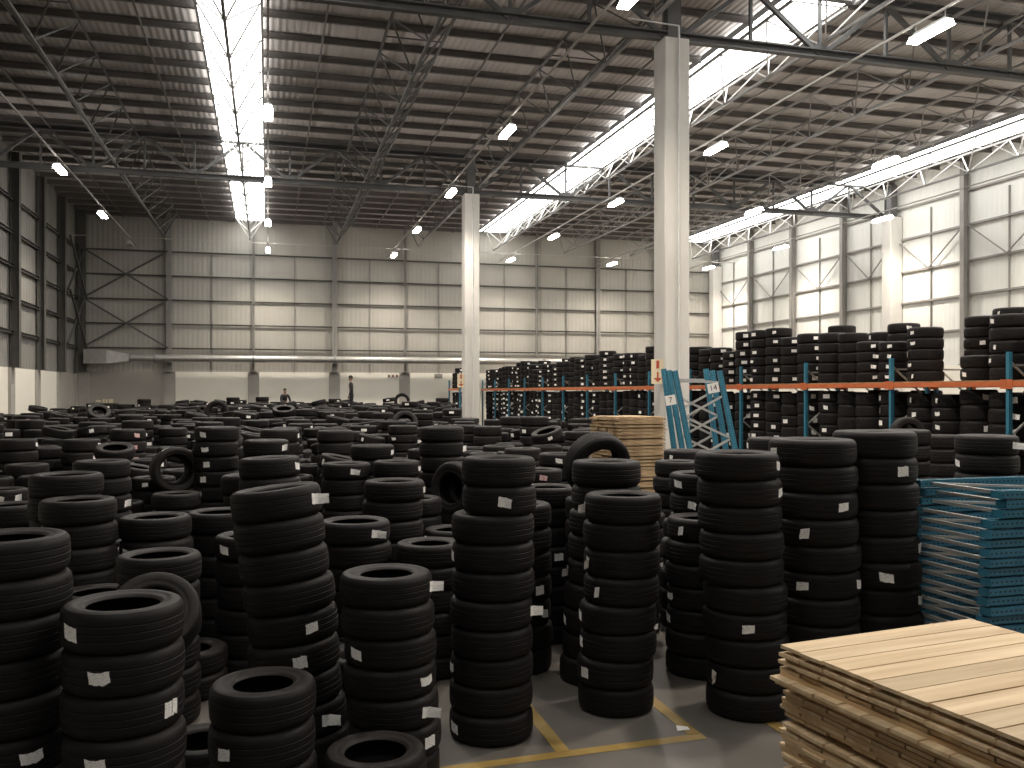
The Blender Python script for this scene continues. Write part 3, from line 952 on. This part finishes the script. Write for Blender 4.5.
def prop(px, py_, z, D, W, axis, label, v=0, st=()):
    """A loose tyre and the stack it rests on."""
    c, low = loose(px, py_, z, D, W, axis, label, v, st)
    n = max(1, round(low / 0.22))
    if not any((c.x - a) ** 2 + (c.y - b) ** 2 < (r + 0.3) ** 2 for a, b, r in TAKEN):
        stack(c.x, c.y, n, 0.67, low / n, 'the stack under the ' + label.split(' tyre')[0] + ' tyre', p_label=0.2)


loose(597, 465, 9.6, 0.73, 0.24, camdir(0.33, -0.34, 0.88), 'upright leaning tyre with lit tread behind the yellow corner stack', 0, [(-1.0, 1)])
prop(456, 488, 11.0, 0.66, 0.26, camdir(-0.6, 0.05, 0.8), 'upright shiny sided tyre just behind the ten high stack', 2)
loose(176, 470, 13.4, 0.70, 0.29, camdir(0.45, 0.06, 0.89), 'upright round tyre showing its dark hole on the dark side', 1, [(2.2, 0)])
prop(154, 617, 6.9, 0.70, 0.23, camdir(0.22, 0.62, 0.75), 'propped tyre with a dotted tread edge behind the labelled stack', 0)
behind(176, 470, 13.4, 0.66, 0.29, camdir(0.45, 0.06, 0.89), 'third tyre in the row of upright tyres on the dark side', 0, 2)
behind(176, 470, 13.4, 0.68, 0.29, camdir(0.45, 0.06, 0.89), 'tyre standing close behind the upright round tyre on the dark side', 0)
behind(456, 488, 11.0, 0.64, 0.26, camdir(-0.6, 0.05, 0.8), 'tyre standing close behind the upright shiny sided tyre', 0)
prop(547, 435, 18.5, 0.67, 0.21, camdir(-0.26, 0.94, 0.2), 'tilted flat tyre with a square label before the far rack', 0, [(-1.7, 4)])
prop(907, 434, 16.0, 0.62, 0.2, camdir(0.05, 0.0, 1), 'small upright tyre behind the stack beside the blue pile', 0)
prop(217, 412, 30.0, 0.80, 0.2, camdir(0.1, 0.2, 1), 'upright arch of a tyre on the far stacks before the grey panel', 0)
prop(200, 413, 31.5, 0.7, 0.2, camdir(-0.3, 0.8, 0.6), 'tilted ring tyre beside the upright arch on the far stacks', 0)
prop(402, 401, 38.0, 0.68, 0.2, camdir(0.1, 0.1, 1), 'upright arch of a tyre on the far stacks under the three mark sign', 0)
prop(99, 413, 27.0, 0.68, 0.2, camdir(0.4, 0.75, 0.5), 'leaning tyre on the far stacks before the dark corner', 0)
prop(115, 452, 15.5, 0.66, 0.2, camdir(0.1, 0.96, 0.22), 'leaning tyre arch between the dark side stacks', 0)
prop(284, 411, 27.0, 0.70, 0.2, camdir(0.05, 0.93, 0.3), 'tilted open ring tyre below the seated figure', 0)
prop(225, 447, 16.0, 0.70, 0.2, camdir(-0.5, 0.75, 0.4), 'tilted tyre beside the column of five labels', 0)
prop(405, 423, 24.0, 0.70, 0.2, camdir(0.2, 0.5, 0.8), 'shiny arched tyre in the middle of the far stacks', 0)

# ------------------------------------------------------------------ far field of stacks, in rows parallel to the far wall
WOOD_FAR = P(627, 430, 16.6)
PERSON_A = P(351.5, 392, 39.5)
PERSON_B = P(284, 396, 44.0)
for c in (PERSON_A, PERSON_B):
    TAKEN.append((c.x, c.y, 0.62))
LOWFIELD = [(WOOD_FAR.x, WOOD_FAR.y)]
row_y = 49.6
ri = 0
while row_y > 4.6:
    ci = 0
    x = XL + 0.55 + (0.36 if ri % 2 else 0.0)
    while x < 10.4:
        px_, py2 = x + rnd.uniform(-0.02, 0.02), row_y + rnd.uniform(-0.03, 0.03)
        z = px_ * SN + py2 * CS
        u = 512 + F * (px_ * CS - py2 * SN) / z
        D = rnd.uniform(0.62, 0.69)
        ok = (z > 9.0 or (z > 6.4 and u < 450)) and -60 < u < 1080
        if (u > 470 and z > 27.0) or (px_ > 9.2 and py2 > 46.0):
            ok = False
        if u > 640 and z > 12.5:
            ok = False
        if (abs(px_ - WOOD_FAR.x) < 1.35 and abs(py2 - WOOD_FAR.y) < 1.35) or any(abs(px_ - cx) < 0.8 and abs(py2 - g) < 0.8 for cx, g in ((COLX, GY[0]), (COLX2, GY[1]))):
            ok = False
        if ok and any((px_ - a) ** 2 + (py2 - b) ** 2 < (r + D / 2 + 0.012) ** 2 for a, b, r in TAKEN):
            ok = False
        if ok:
            W = rnd.uniform(0.19, 0.235)
            if z < 9.0:
                htop = rnd.uniform(0.42, 0.75)
            elif z < 14:
                htop = rnd.uniform(0.9, 1.35)
            elif z < 20:
                htop = rnd.uniform(1.35, 1.75)
            else:
                htop = rnd.choice((1.75, 1.9, 2.0, 2.1, 2.2, 2.25)) + rnd.uniform(-0.05, 0.05) - (0.0 if z > 26 else 0.18)
            if z > 40:
                htop += 0.04
            if z > 24 and u < 180:
                htop -= 0.12
            if rnd.random() < 0.06 and z > 24:
                htop += 0.22
            if u > 455:
                htop = min(htop, CAM_H - 25.0 * z / F - 0.03 if z > 20 else htop)
            n = max(2, int(htop / W))
            nr, nc = NTH[ri], NTH[ci]
            lf = (lambda k, nr=nr, nc=nc: '%s tyre of the %s stack from the dark wall, %s row from the far wall' % (ORD[k] if k == 0 else ORD[k] + '-down', nc, nr))
            tl = rnd.choice((9, -8, 12, -14)) if rnd.random() < 0.14 else None
            stack(px_, py2, n, D, W, '', labeler=lf, p_label=0.34, v=rnd.randrange(3), jit=0.006, tilt_top=tl)
        ci += 1
        x += 0.725
    row_y -= 0.715
    ri += 1

# ------------------------------------------------------------------ pallet racks
RX = 11.9
RACK_Y = [9.2 + 2.9 * k for k in range(15)]
BEAM = 2.88
PTOP = 3.42
post_m = {}


def post_mesh(L, mat, w=0.09, d=0.07):
    tk = 0.006
    mb = MB()
    mb.box((-w / 2, -d / 2, 0), (w / 2, -d / 2 + tk, L))
    for s in (-1, 1):
        mb.box((s * w / 2 - (tk if s > 0 else 0), -d / 2, 0), (s * w / 2 + (tk if s < 0 else 0), d / 2, L))
        mb.box((s * w / 2 - (0.025 if s > 0 else 0), d / 2 - tk, 0), (s * w / 2 + (0.025 if s < 0 else 0), d / 2, L))
    return mb.mesh('post', mat)


def frame_parts(t, L, depth, postmat, bracemat, w=0.09, d=0.07, skew=0.0, pitch=0.62, first=0, bt=0.03):
    """Rack upright frame: two posts along local Z, `depth` apart along local X, with zigzag braces."""
    key = (L, postmat.name, w, d)
    if key not in post_m:
        post_m[key] = post_mesh(L, postmat, w, d)
    for x in (0, depth):
        o = link('post', post_m[key], t, (x, 0, skew * x / depth))
        MB().box((-w / 2 - 0.015, -d / 2, 0), (w / 2 + 0.015, d / 2, 0.006)).build('foot_plate', postmat, o)
    zs = [0.15]
    while zs[-1] + pitch < L - 0.12:
        zs.append(zs[-1] + pitch)
    for i in range(len(zs) - 1):
        a, b = (0.03, depth - 0.03) if (i + first) % 2 else (depth - 0.03, 0.03)
        MB().bar((a, 0.0, zs[i] + skew * a / depth), (b, 0.0, zs[i + 1] + skew * b / depth), bt, bt, (0, 1, 0)).build('diagonal_brace', bracemat, t)
    MB().bar((0.03, 0, zs[0]), (depth - 0.03, 0, zs[0] + skew), 0.035, 0.03, (0, 1, 0)).build('horizontal_brace', bracemat, t)
    MB().bar((0.03, 0, L - 0.22), (depth - 0.03, 0, L - 0.22 + skew), 0.035, 0.03, (0, 1, 0)).build('horizontal_brace', bracemat, t)


rack_words = ['aisle side', 'wall side', 'far end']
RDEPTH = 0.85
for rk, rx in enumerate((RX, RX + 1.05, 9.95)):
    for k, y in enumerate(RACK_Y):
        if rk == 2 and k < 13:
            continue
        t = thing('rack_frame', 'blue upright rack frame in the %s row, %s frame from near' % (rack_words[rk], NTH[k]), 'rack frame', (rx, y, 0), 'standing rack frames')
        frame_parts(t, PTOP, RDEPTH, M['blue'], M['silver'], 0.075, 0.065)
    for k in range(len(RACK_Y) - 1):
        if rk == 2 and k < 13:
            continue
        y0, y1 = RACK_Y[k], RACK_Y[k + 1]
        for side, bx in (('front', rx - 0.03), ('back', rx + RDEPTH + 0.03)):
            t = thing('rack_beam', 'orange %s rack beam of the %s row, %s bay from the near end' % (side, rack_words[rk], NTH[k]), 'beam', (bx, y0, BEAM), 'orange rack beams')
            MB().box((-0.025, 0.05, -0.04), (0.025, y1 - y0 - 0.05, 0.05)).build('beam_bar', M['orange'], t)
            for yy in (0.0, y1 - y0):
                o = -0.0
                MB().box((-0.035, yy - 0.06 + (0.065 if yy == 0 else -0.065), -0.08), (-0.026, yy + 0.06 + (0.065 if yy == 0 else -0.065), 0.08)).build('end_bracket', M['orange'], t)
        t = tag(MB().box((rx + 0.02, y0 + 0.06, BEAM + 0.052), (rx + RDEPTH - 0.02, y1 - 0.06, BEAM + 0.07)).build('shelf_board', M['wood_old']),
                'board deck on the orange beams of the %s row, %s bay from near' % (rack_words[rk], NTH[k]), 'shelf board', 'rack shelf boards')
        for s in range(3 if rk == 1 else 4):
            yy = y0 + 0.42 + s * 0.69 + (0.34 if rk == 1 and s < 3 else 0)
            for lvl in (0, 1):
                n = (rnd.choice((4, 5, 5, 5, 6)) if lvl else rnd.choice((10, 11, 11))) if rk == 0 else (rnd.choice((4, 5, 5, 6)) if lvl else 11)
                if lvl and rk == 0 and k == 1 and s in (1, 2):
                    n = 2 if s == 1 else 0
                if lvl and k == 0 and rk == 0:
                    n = (5, 5, 5, 5)[s]
                if lvl and k == 2 and rk == 0:
                    n = (4, 4, 5, 5)[s]
                if n == 0:
                    continue
                D = rnd.uniform(0.63, 0.675)
                W = (rnd.uniform(0.205, 0.235) if lvl else rnd.uniform(2.70, 2.80) / n)
                z0 = BEAM + 0.07 if lvl else 0.0
                where = 'above' if lvl else 'below'
                ss = 3 * k + s if rk == 1 else 4 * (k - (13 if rk == 2 else 0)) + s
                lf = (lambda q, ss=ss, where=where, rk=rk: '%s tyre %s the beam, %s stack from the near end of the %s racks' % (
                    (ORD[q] if q == 0 else ORD[q] + '-down'), where, NTH[ss], rack_words[rk].replace(' ', '-')))
                stack(rx + RDEPTH / 2 + rnd.uniform(-0.03, 0.03), yy, n, D, W, '', labeler=lf, z0=z0, p_label=0.9 if rnd.random() < 0.75 else 0.2, group=GROUP_RACK, jit=0.008,
                      v=rnd.randrange(3), off_bias=rnd.choice((-0.8, -0.6, -0.3, 0.1, 0.4)))

# ------------------------------------------------------------------ which tyres show: rays through the frame against light stand-ins of all tyres
KEEP = 305


def cyl_arrays(seg):
    a = np.arange(seg) * 2 * np.pi / seg
    ring = np.stack([np.cos(a), np.sin(a)], 1)
    v = np.concatenate([np.concatenate([ring * r, np.full((seg, 1), z)], 1) for r, z in ((0.96, -1), (1, -0.8), (1, 0.8), (0.96, 1), (0.62, 0.95))])
    f = []
    for j in range(4):
        for k in range(seg):
            f.append((j * seg + k, j * seg + (k + 1) % seg, (j + 1) * seg + (k + 1) % seg, (j + 1) * seg + k))
    return v, f


cv, cf = cyl_arrays(18)
allv, allf, own = [], [], []
mats = []
for i, t in enumerate(TY):
    mt = np.array(t['m'] @ Matrix.Diagonal((t['R'], t['R'], t['W'] / 2, 1)))
    mats.append(mt)
    pv = cv @ mt[:3, :3].T + mt[:3, 3]
    o = len(allv) * len(cv)
    allv.append(pv)
    allf.extend([tuple(o + q for q in f) for f in cf])
verts = np.concatenate(allv)
blockers = [((COLX - .3, GY[0] - .3, 0), (COLX + .3, GY[0] + .3, 10)), ((COLX2 - .3, GY[1] - .3, 0), (COLX2 + .3, GY[1] + .3, 10))]
vl = verts.tolist()
nty = len(TY) * len(cf)
for a, b in blockers:
    o = len(vl)
    for z in (a[2], b[2]):
        vl += [(a[0], a[1], z), (b[0], a[1], z), (b[0], b[1], z), (a[0], b[1], z)]
    allf += [(o, o + 1, o + 5, o + 4), (o + 1, o + 2, o + 6, o + 5), (o + 2, o + 3, o + 7, o + 6), (o + 3, o, o + 4, o + 7)]
bvh = BVHTree.FromPolygons(vl, allf)
hits = np.zeros(len(TY), int)
org = Vector((0, 0, CAM_H))
STEP = 2.5
yy_ = 300.0
while yy_ < 768:
    xx_ = 1.0
    while xx_ < 1024:
        d = P(xx_, yy_, 1.0) - org
        r = bvh.ray_cast(org, d)
        if r[2] is not None and r[2] < nty:
            hits[r[2] // len(cf)] += 1
        xx_ += STEP
    yy_ += STEP
del bvh
order = np.argsort(-hits, kind='stable')
keep = set(int(i) for i in order[:KEEP] if hits[i] > 0)

# the tyres that show largest, each an object with its sidewalls and paper labels
proto = {}
for i in sorted(keep):
    t = TY[i]
    fine = t['z'] < 22
    o = link('tyre', TREAD[t['v'], fine])
    o.matrix_world = t['m'] @ Matrix.Diagonal((t['R'], t['R'], t['W'] / 2, 1))
    tag(o, t['label'], 'tyre', t['group'])
    for s in (0, 1):
        c = link('sidewall', SIDE[t['v'], fine], o)
        if s:
            c.rotation_euler = (math.pi, 0, 0)
    for a, k in t['st']:
        c = link('paper_label', STICK[k], o)
        c.rotation_euler = (0, 0, a)
        c['label'] = 'white printed paper label' if k % 2 == 0 else 'pink printed paper label'

# all the remaining, smaller or hidden ones as one mass
lo = {}
for seg, key in ((26, 'seen'), (14, 'hid')):
    tr, sd, ln = tyre_profiles(0.6, False)
    loop = [(r, -z) for r, z in sd[::-1][:-1]] + tr + sd[1:]
    if key == 'hid':
        loop = [(0.62, -0.8), (0.8, -1.0), (0.97, -0.85), (0.97, 0.85), (0.8, 1.0), (0.62, 0.8)]
    n = len(loop)
    a = np.arange(seg) * 2 * np.pi / seg
    v = np.array([[r * math.cos(q), r * math.sin(q), z] for q in a for r, z in loop])
    f = np.array([(k * n + i, ((k + 1) % seg) * n + i, ((k + 1) % seg) * n + (i + 1) % n, k * n + (i + 1) % n) for k in range(seg) for i in range(n)])
    lo[key] = (v, f)
V, Q, MI = [], [], []
off = 0
for i, t in enumerate(TY):
    if i in keep:
        continue
    v, f = lo['seen' if hits[i] > 0 else 'hid']
    mt = mats[i]
    V.append(v @ mt[:3, :3].T + mt[:3, 3])
    Q.append(f + off)
    MI.append(np.zeros(len(f), int))
    off += len(v)
    if hits[i] > 0:
        for a, k in t['st']:
            aw, zh = rnd.uniform(0.15, 0.24), rnd.uniform(0.28, 0.4)
            sv = np.array([[1.012 * math.cos(a + q * aw), 1.012 * math.sin(a + q * aw), zz * zh] for q in (-1, -.33, .33, 1) for zz in (-1, 1)])
            sf = np.array([(2 * q, 2 * q + 2, 2 * q + 3, 2 * q + 1) for q in range(3)])
            V.append(sv @ mt[:3, :3].T + mt[:3, 3])
            Q.append(sf + off)
            MI.append(np.full(len(sf), 1 + k % 2))
            off += len(sv)
V, Q, MI = np.concatenate(V), np.concatenate(Q), np.concatenate(MI)
me = bpy.data.meshes.new('tyres_beyond')
me.vertices.add(len(V))
me.vertices.foreach_set('co', V.ravel())
me.loops.add(Q.size)
me.loops.foreach_set('vertex_index', Q.ravel().astype(np.int32))
me.polygons.add(len(Q))
me.polygons.foreach_set('loop_start', np.arange(0, Q.size, 4, dtype=np.int32))
me.polygons.foreach_set('loop_total', np.full(len(Q), 4, dtype=np.int32))
M['rubber_far'] = rubber('far tyre rubber', (0.0078, 0.0065, 0.0062), (0.0112, 0.0094, 0.0088), False)
M['paper_far'] = nodes_of('far white label', (0.92, 0.89, 0.84), 0.6)[0]
M['paper_far_red'] = nodes_of('far pink label', (0.62, 0.36, 0.34), 0.6)[0]
for m_ in ('rubber_far', 'paper_far', 'paper_far_red'):
    me.materials.append(M[m_])
me.polygons.foreach_set('material_index', MI.astype(np.int32))
me.polygons.foreach_set('use_smooth', np.ones(len(Q), dtype=bool))
me.update(calc_edges=True)
me.validate()
tag(link('tyre_mass', me), 'mass of black tyres filling the far stacks and the racks', 'tyres', None, 'stuff')

# ------------------------------------------------------------------ near pile of pine deck panels
A, B, Cc = P(779, 643, 5.5), P(968, 616, 6.13), P(996, 752, 3.85)
ZTOP = 1.19
A.z = B.z = Cc.z = ZTOP
ux = (B - A).normalized()
LB = (B - A).length
uy = Vector((ux.y, -ux.x, 0))
if uy.dot(Cc - A) < 0:
    uy = -uy
LC = (Cc - A).dot(uy)
ang = math.atan2(ux.y, ux.x)
flipy = 1 if Vector((-ux.y, ux.x, 0)).dot(uy) > 0 else -1
NP = 9


def deck_planks(seed):
    rr = random.Random(seed)
    mb = MB()
    w = LC / NP
    for k in range(NP):
        e0, e1 = rr.uniform(-0.010, 0.010), rr.uniform(-0.015, 0.015)
        dz = rr.uniform(-0.001, 0.002)
        mb.box((e0, flipy * (k * w + 0.0055) if flipy > 0 else -((k + 1) * w - 0.0055), 0.0 + dz), (LB + e1, flipy * ((k + 1) * w - 0.0055) if flipy > 0 else -(k * w + 0.0055), 0.021 + dz))
    return mb.mesh('planks', M['wood'])


def deck_batten(seed):
    rr = random.Random(seed)
    e = rr.uniform(-0.03, 0.04)
    y0, y1 = sorted((flipy * 0.02, flipy * (LC - 0.02 + e)))
    return MB().box((-0.045, y0, -0.0245), (0.045, y1, -0.001)).mesh('batten', M['wood_side'])


pl = [deck_planks(k) for k in range(5)]
bt = [deck_batten(k) for k in range(3)]
TH = 0.047
npanel = int(ZTOP / TH)
rw = random.Random(5)
for k in range(npanel):
    lab = '%s pine deck panel of the near board pile%s' % ('topmost' if k == 0 else ORD[k] + ' from top', ', its bare planks facing up' if k == 0 else '')
    sx = 0.0 if k < 2 else rw.uniform(-0.03, 0.035) + (0.02 if k > 4 else 0)
    if k == 4:
        sx = -0.055
    sy = 0.0 if k < 2 else rw.uniform(-0.025, 0.025)
    o = A + ux * sx + uy * sy
    t = thing('deck_panel', lab, 'board panel', (o.x, o.y, ZTOP - 0.021 - k * TH), 'near pile of pine deck panels')
    t.rotation_euler = (0, 0, ang + (0 if k == 0 else math.radians(rw.uniform(-0.7, 0.7))))
    link('planks', pl[k % 5], t)
    ins = rw.choice((0.05, 0.07, 0.2))
    for bx in (ins, LB / 2, LB - ins):
        link('batten', bt[rw.randrange(3)], t, (bx + rw.uniform(-0.02, 0.02), 0, 0))

# far pile of board panels beside the big column
ht = CAM_H - (417 - 392) / F * 16.0
nb = 36
TH2 = ht / nb
fm = []
for k in range(3):
    rr = random.Random(40 + k)
    mb = MB()
    for q in range(7):
        e0, e1 = rr.uniform(-0.02, 0.02), rr.uniform(-0.02, 0.02)
        mb.box((-0.5 + e0, -0.52 + q * 0.149, 0.0), (0.5 + e1, -0.52 + q * 0.149 + 0.146, TH2 * 0.62))
    mb.box((-0.46, -0.5, TH2 * 0.62), (0.46, 0.49, TH2 * 0.985))
    fm.append(mb.mesh('board_panel', M['wood_old']))
for k in range(nb):
    kk = nb - 1 - k
    if k < 30:
        lab = '%s board panel %s the tall pile beside the large column' % (ORD[k], 'of' if k == 0 else 'down in')
    else:
        lab = '%s board panel up from the floor in the tall far pile' % NTH[kk]
    o = tag(link('board_panel', fm[k % 3], None, (WOOD_FAR.x + rw.uniform(-0.02, 0.02), WOOD_FAR.y + rw.uniform(-0.02, 0.02), kk * TH2)), lab, 'board panel', 'tall far pile of board panels')
    o.rotation_euler = (0, 0, -YAW + math.radians(24) + math.radians(rw.uniform(-1.5, 1.5)))

# ------------------------------------------------------------------ blue rack frames lying in a pile
near0, far0 = P(997, 487, 7.45), P(917, 478, 8.35)
dv = far0 - near0
dv.z = 0
depth = dv.length
xa = dv.normalized()                 # local X: from the near post to the far post
za = Vector((xa.y, -xa.x, 0))        # local Z: along the posts, away to the right
if za.x * CS - za.y * SN < 0:
    za = -za
ya = za.cross(xa)
ROT = Matrix((xa, ya, za)).transposed().to_4x4()
NF = 24
PH = 1.93 / NF
for k in range(NF):
    lv = 1.93 - PH * (k + 0.5)
    sh = 0.0 if k in (0, 1, 2) else (-0.10 if k == 3 else -0.13 + rw.uniform(-0.015, 0.015))
    sh += 0.06 if k == 1 else 0
    o = near0 + za * sh + xa * rw.uniform(-0.02, 0.02)
    lab = '%s blue rack frame of the pile lying beside the boards' % ('topmost' if k == 0 else ORD[k] + ' from top')
    t = thing('rack_frame', lab, 'rack frame', (0, 0, 0), 'pile of blue rack frames')
    t.matrix_world = Matrix.Translation((o.x, o.y, lv)) @ ROT
    frame_parts(t, 3.0, depth, M['blue'] if k < 4 else M['blue_dark'], M['silver'], 0.09, 0.068, 0.0, 1.1, k % 2, 0.022)

# ------------------------------------------------------------------ blue rack frames leaning at the column
LEAN = []


def leaning(bx, bz, tilt_r, tilt_b, L, dep, label, turn=0.0):
    """bx photo x of the foot of its first post, bz its distance; leans left by tilt_r and back by tilt_b degrees."""
    p = P(bx, 392, bz)
    p.z = 0.0
    up = (Vector((0, 0, 1)) + Vector((CS, -SN, 0)) * -math.tan(math.radians(tilt_r)) + Vector((SN, CS, 0)) * math.tan(math.radians(tilt_b))).normalized()
    rt = Matrix.Rotation(math.radians(turn), 3, 'Z') @ Vector((CS, -SN, 0))
    xa_ = (rt - up * rt.dot(up)).normalized()
    ya_ = up.cross(xa_)
    t = thing('rack_frame', label, 'rack frame', (0, 0, 0), 'blue rack frames leaning at the column')
    # lift so that the lower corner touches the floor
    low = 0.0
    t.matrix_world = Matrix.Translation((p.x, p.y, 0.012 - low + 0.04)) @ Matrix((xa_, ya_, up)).transposed().to_4x4()
    frame_parts(t, L, dep, M['blue'], M['silver'], 0.105, 0.075, -dep * math.tan(math.radians(tilt_r)), 0.42, len(LEAN) % 2, 0.042)
    LEAN.append(t)
    return t


l1 = leaning(706, 17.2, 10.5, 3.0, 3.17, 0.86, 'front leaning blue rack frame with two white number tags', 0)
l2 = leaning(696, 17.75, 9.5, 2.4, 3.18, 0.86, 'second leaning blue rack frame, between the front one and the column')
l3 = leaning(684, 18.2, 7.2, 1.8, 3.2, 0.86, 'last leaning blue rack frame, resting nearest the column face')
font_mats = M['ink']


def tag_card(parent, x, z, w, h, txt):
    c = MB().box((x - w / 2, -0.072, z - h / 2), (x + w / 2, -0.067, z + h / 2)).build('number_tag', M['sign_white'], parent)
    c['label'] = 'white card tag with handwritten number'
    cu = bpy.data.curves.new('tag_number', 'FONT')
    cu.body = txt
    cu.size = h * 0.8
    cu.align_x = 'CENTER'
    cu.align_y = 'CENTER'
    cu.extrude = 0.001
    cu.materials.append(M['ink'])
    tmp = bpy.data.objects.new('tag_number', cu)
    COL.objects.link(tmp)
    tmp.location = (x, -0.074, z)
    tmp.rotation_euler = (math.pi / 2, 0, 0)
    bpy.context.view_layer.update()
    me = bpy.data.meshes.new_from_object(tmp.evaluated_get(bpy.context.evaluated_depsgraph_get()))
    me.transform(Matrix.Translation((x, -0.074, z)) @ Matrix.Rotation(math.pi / 2, 4, 'X'))
    bpy.data.objects.remove(tmp)
    link('tag_number', me, c)


tag_card(l1, -0.20, 2.62, 0.20, 0.19, '7')
tag_card(l1, 0.66, 2.70, 0.22, 0.19, '14')

# ------------------------------------------------------------------ two people on the far stacks


def skin_object(name, pts, edges_, mat, parent, sub=2):
    me = bpy.data.meshes.new(name)
    me.from_pydata([p[:3] for p in pts], edges_, [])
    me.materials.append(mat)
    o = link(name, me, parent)
    sk = o.modifiers.new('skin', 'SKIN')
    sk.use_smooth_shade = True
    for i, p in enumerate(pts):
        r = p[3]
        me.skin_vertices[0].data[i].radius = (r, r if len(p) < 5 else p[4])
    me.skin_vertices[0].data[0].use_root = True
    ss = o.modifiers.new('subdivision', 'SUBSURF')
    ss.levels = ss.render_levels = sub
    return o


def person(loc, rz, seated, label):
    t = thing('person', label, 'person', loc, 'people on the far stacks')
    t.rotation_euler = (0, 0, rz)
    if not seated:
        hip, knee, ank = 0.92, 0.50, 0.09
        legs = [[(s * 0.09, 0.0, hip - 0.04), (s * 0.10, 0.02, knee), (s * 0.10, -0.03, ank)] for s in (-1, 1)]
    else:
        hip = 0.10
        legs = [[(s * 0.10, 0.02, hip), (s * 0.13, 0.42, hip + 0.10), (s * 0.13, 0.46, hip - 0.32)] for s in (-1, 1)]
    z0 = hip - 0.92
    ty = 0.10 if seated else 0.0
    pts = [(0, 0, hip, 0.13, 0.10), (0, 0.01, 1.10 + z0, 0.125, 0.09), (0, 0.02 + ty * 0.5, 1.30 + z0, 0.16, 0.11), (0, 0.02 + ty, 1.46 + z0, 0.10, 0.08), (0, 0.03 + ty, 1.53 + z0, 0.055, 0.055),
           (0, 0.05 + ty, 1.60 + z0, 0.075, 0.085), (0, 0.05 + ty, 1.68 + z0, 0.075, 0.09), (0, 0.04 + ty, 1.74 + z0, 0.05, 0.06)]
    ed = [(i, i + 1) for i in range(7)]
    cl = [list(p) for p in pts[:4]]
    ce = [(0, 1), (1, 2), (2, 3)]
    for lg in legs:
        i = len(pts)
        pts += [(*lg[0], 0.085), (*lg[1], 0.058), (*lg[2], 0.040), (lg[2][0], lg[2][1] + 0.15, lg[2][2] - 0.055, 0.035)]
        ed += [(0, i), (i, i + 1), (i + 1, i + 2), (i + 2, i + 3)]
        j = len(cl)
        cl += [(*lg[0], 0.10), (*lg[1], 0.072), (*lg[2], 0.062)]
        ce += [(0, j), (j, j + 1), (j + 1, j + 2)]
    for s in (-1, 1):
        sh = (s * 0.18, 0.02 + ty, 1.42 + z0)
        el = (s * 0.23, -0.01 + ty, 1.14 + z0) if not seated else (s * 0.24, 0.12 + ty, 1.16 + z0)
        wr = (s * 0.22, 0.08 + ty, 0.90 + z0) if not seated else (s * 0.15, 0.34, 1.12 + z0)
        i = len(pts)
        pts += [(*sh, 0.052), (*el, 0.042), (*wr, 0.028), (wr[0], wr[1] + 0.02, wr[2] - 0.07, 0.03, 0.018)]
        ed += [(3, i), (i, i + 1), (i + 1, i + 2), (i + 2, i + 3)]
        j = len(cl)
        cl += [(*sh, 0.065), (*el, 0.056), (*wr, 0.042)]
        ce += [(3, j), (j, j + 1), (j + 1, j + 2)]
        for q, ln in enumerate((0.07, 0.08, 0.075, 0.06)):
            a = len(pts)
            oy = -0.024 + q * 0.017
            pts += [(wr[0], wr[1] + 0.02 + oy, wr[2] - 0.10, 0.009), (wr[0] - s * 0.012, wr[1] + 0.025 + oy, wr[2] - 0.10 - ln, 0.008)]
            ed += [(i + 3, a), (a, a + 1)]
        a = len(pts)
        pts += [(wr[0] - s * 0.012, wr[1] + 0.06, wr[2] - 0.085, 0.009), (wr[0] - s * 0.02, wr[1] + 0.075, wr[2] - 0.12, 0.008)]
        ed += [(i + 2, a), (a, a + 1)]
    skin_object('body', pts, ed, M['skin'], t)
    skin_object('work_clothes', cl, ce, M['cloth_dark'], t)
    hz = 1.68 + z0
    bm = bmesh.new()
    bmesh.ops.create_uvsphere(bm, u_segments=16, v_segments=10, radius=1.0)
    bmesh.ops.delete(bm, geom=[v for v in bm.verts if v.co.z < -0.1 and v.co.y > -0.3], context='VERTS')
    me = bpy.data.meshes.new('hair')
    bmesh.ops.scale(bm, vec=(0.086, 0.102, 0.098), verts=bm.verts)
    bm.to_mesh(me)
    bm.free()
    me.materials.append(M['hair'])
    link('hair', me, t, (0, 0.035 + ty, hz + 0.02))
    for s in (-1, 1):
        MB().box((s * 0.10 - 0.045 if not seated else s * 0.13 - 0.045, legs[0][2][1] - 0.05, legs[0][2][2] - 0.085), (s * 0.10 + 0.045 if not seated else s * 0.13 + 0.045, legs[0][2][1] + 0.20, legs[0][2][2] - 0.01)).build('shoe', M['cloth_dark'], t)


hA = CAM_H - (376 - 392) / F * 39.5 - 1.76
person((PERSON_A.x, PERSON_A.y, hA), math.radians(80), False, 'person in dark clothes standing on the far tyre stacks, arms down')
hB = CAM_H - (388.5 - 392) / F * 44.0 - 0.95
person((PERSON_B.x, PERSON_B.y, hB), math.radians(200), True, 'person in dark clothes sitting on a far tyre stack by the wall')
SUPPORT = [(PERSON_A, hA, 'the stack the standing person is on'), (PERSON_B, hB, 'the stack the sitting person is on')]
for c, h, desc in SUPPORT:
    n = round(h / 0.22)
    for i in range(n):
        o = link('tyre', TREAD[0, False])
        o.matrix_world = Matrix.Translation((c.x, c.y, (i + 0.5) * h / n)) @ Matrix.Diagonal((0.34, 0.34, h / n / 2, 1))
        k = n - 1 - i
        tag(o, '%s tyre in %s' % (ORD[k], desc) if k == 0 else '%s-down tyre in %s' % (ORD[k], desc), 'tyre', GROUP_FLOOR)
        for s in (0, 1):
            w = link('sidewall', SIDE[0, False], o)
            w.rotation_euler = (math.pi * s, 0, 0)
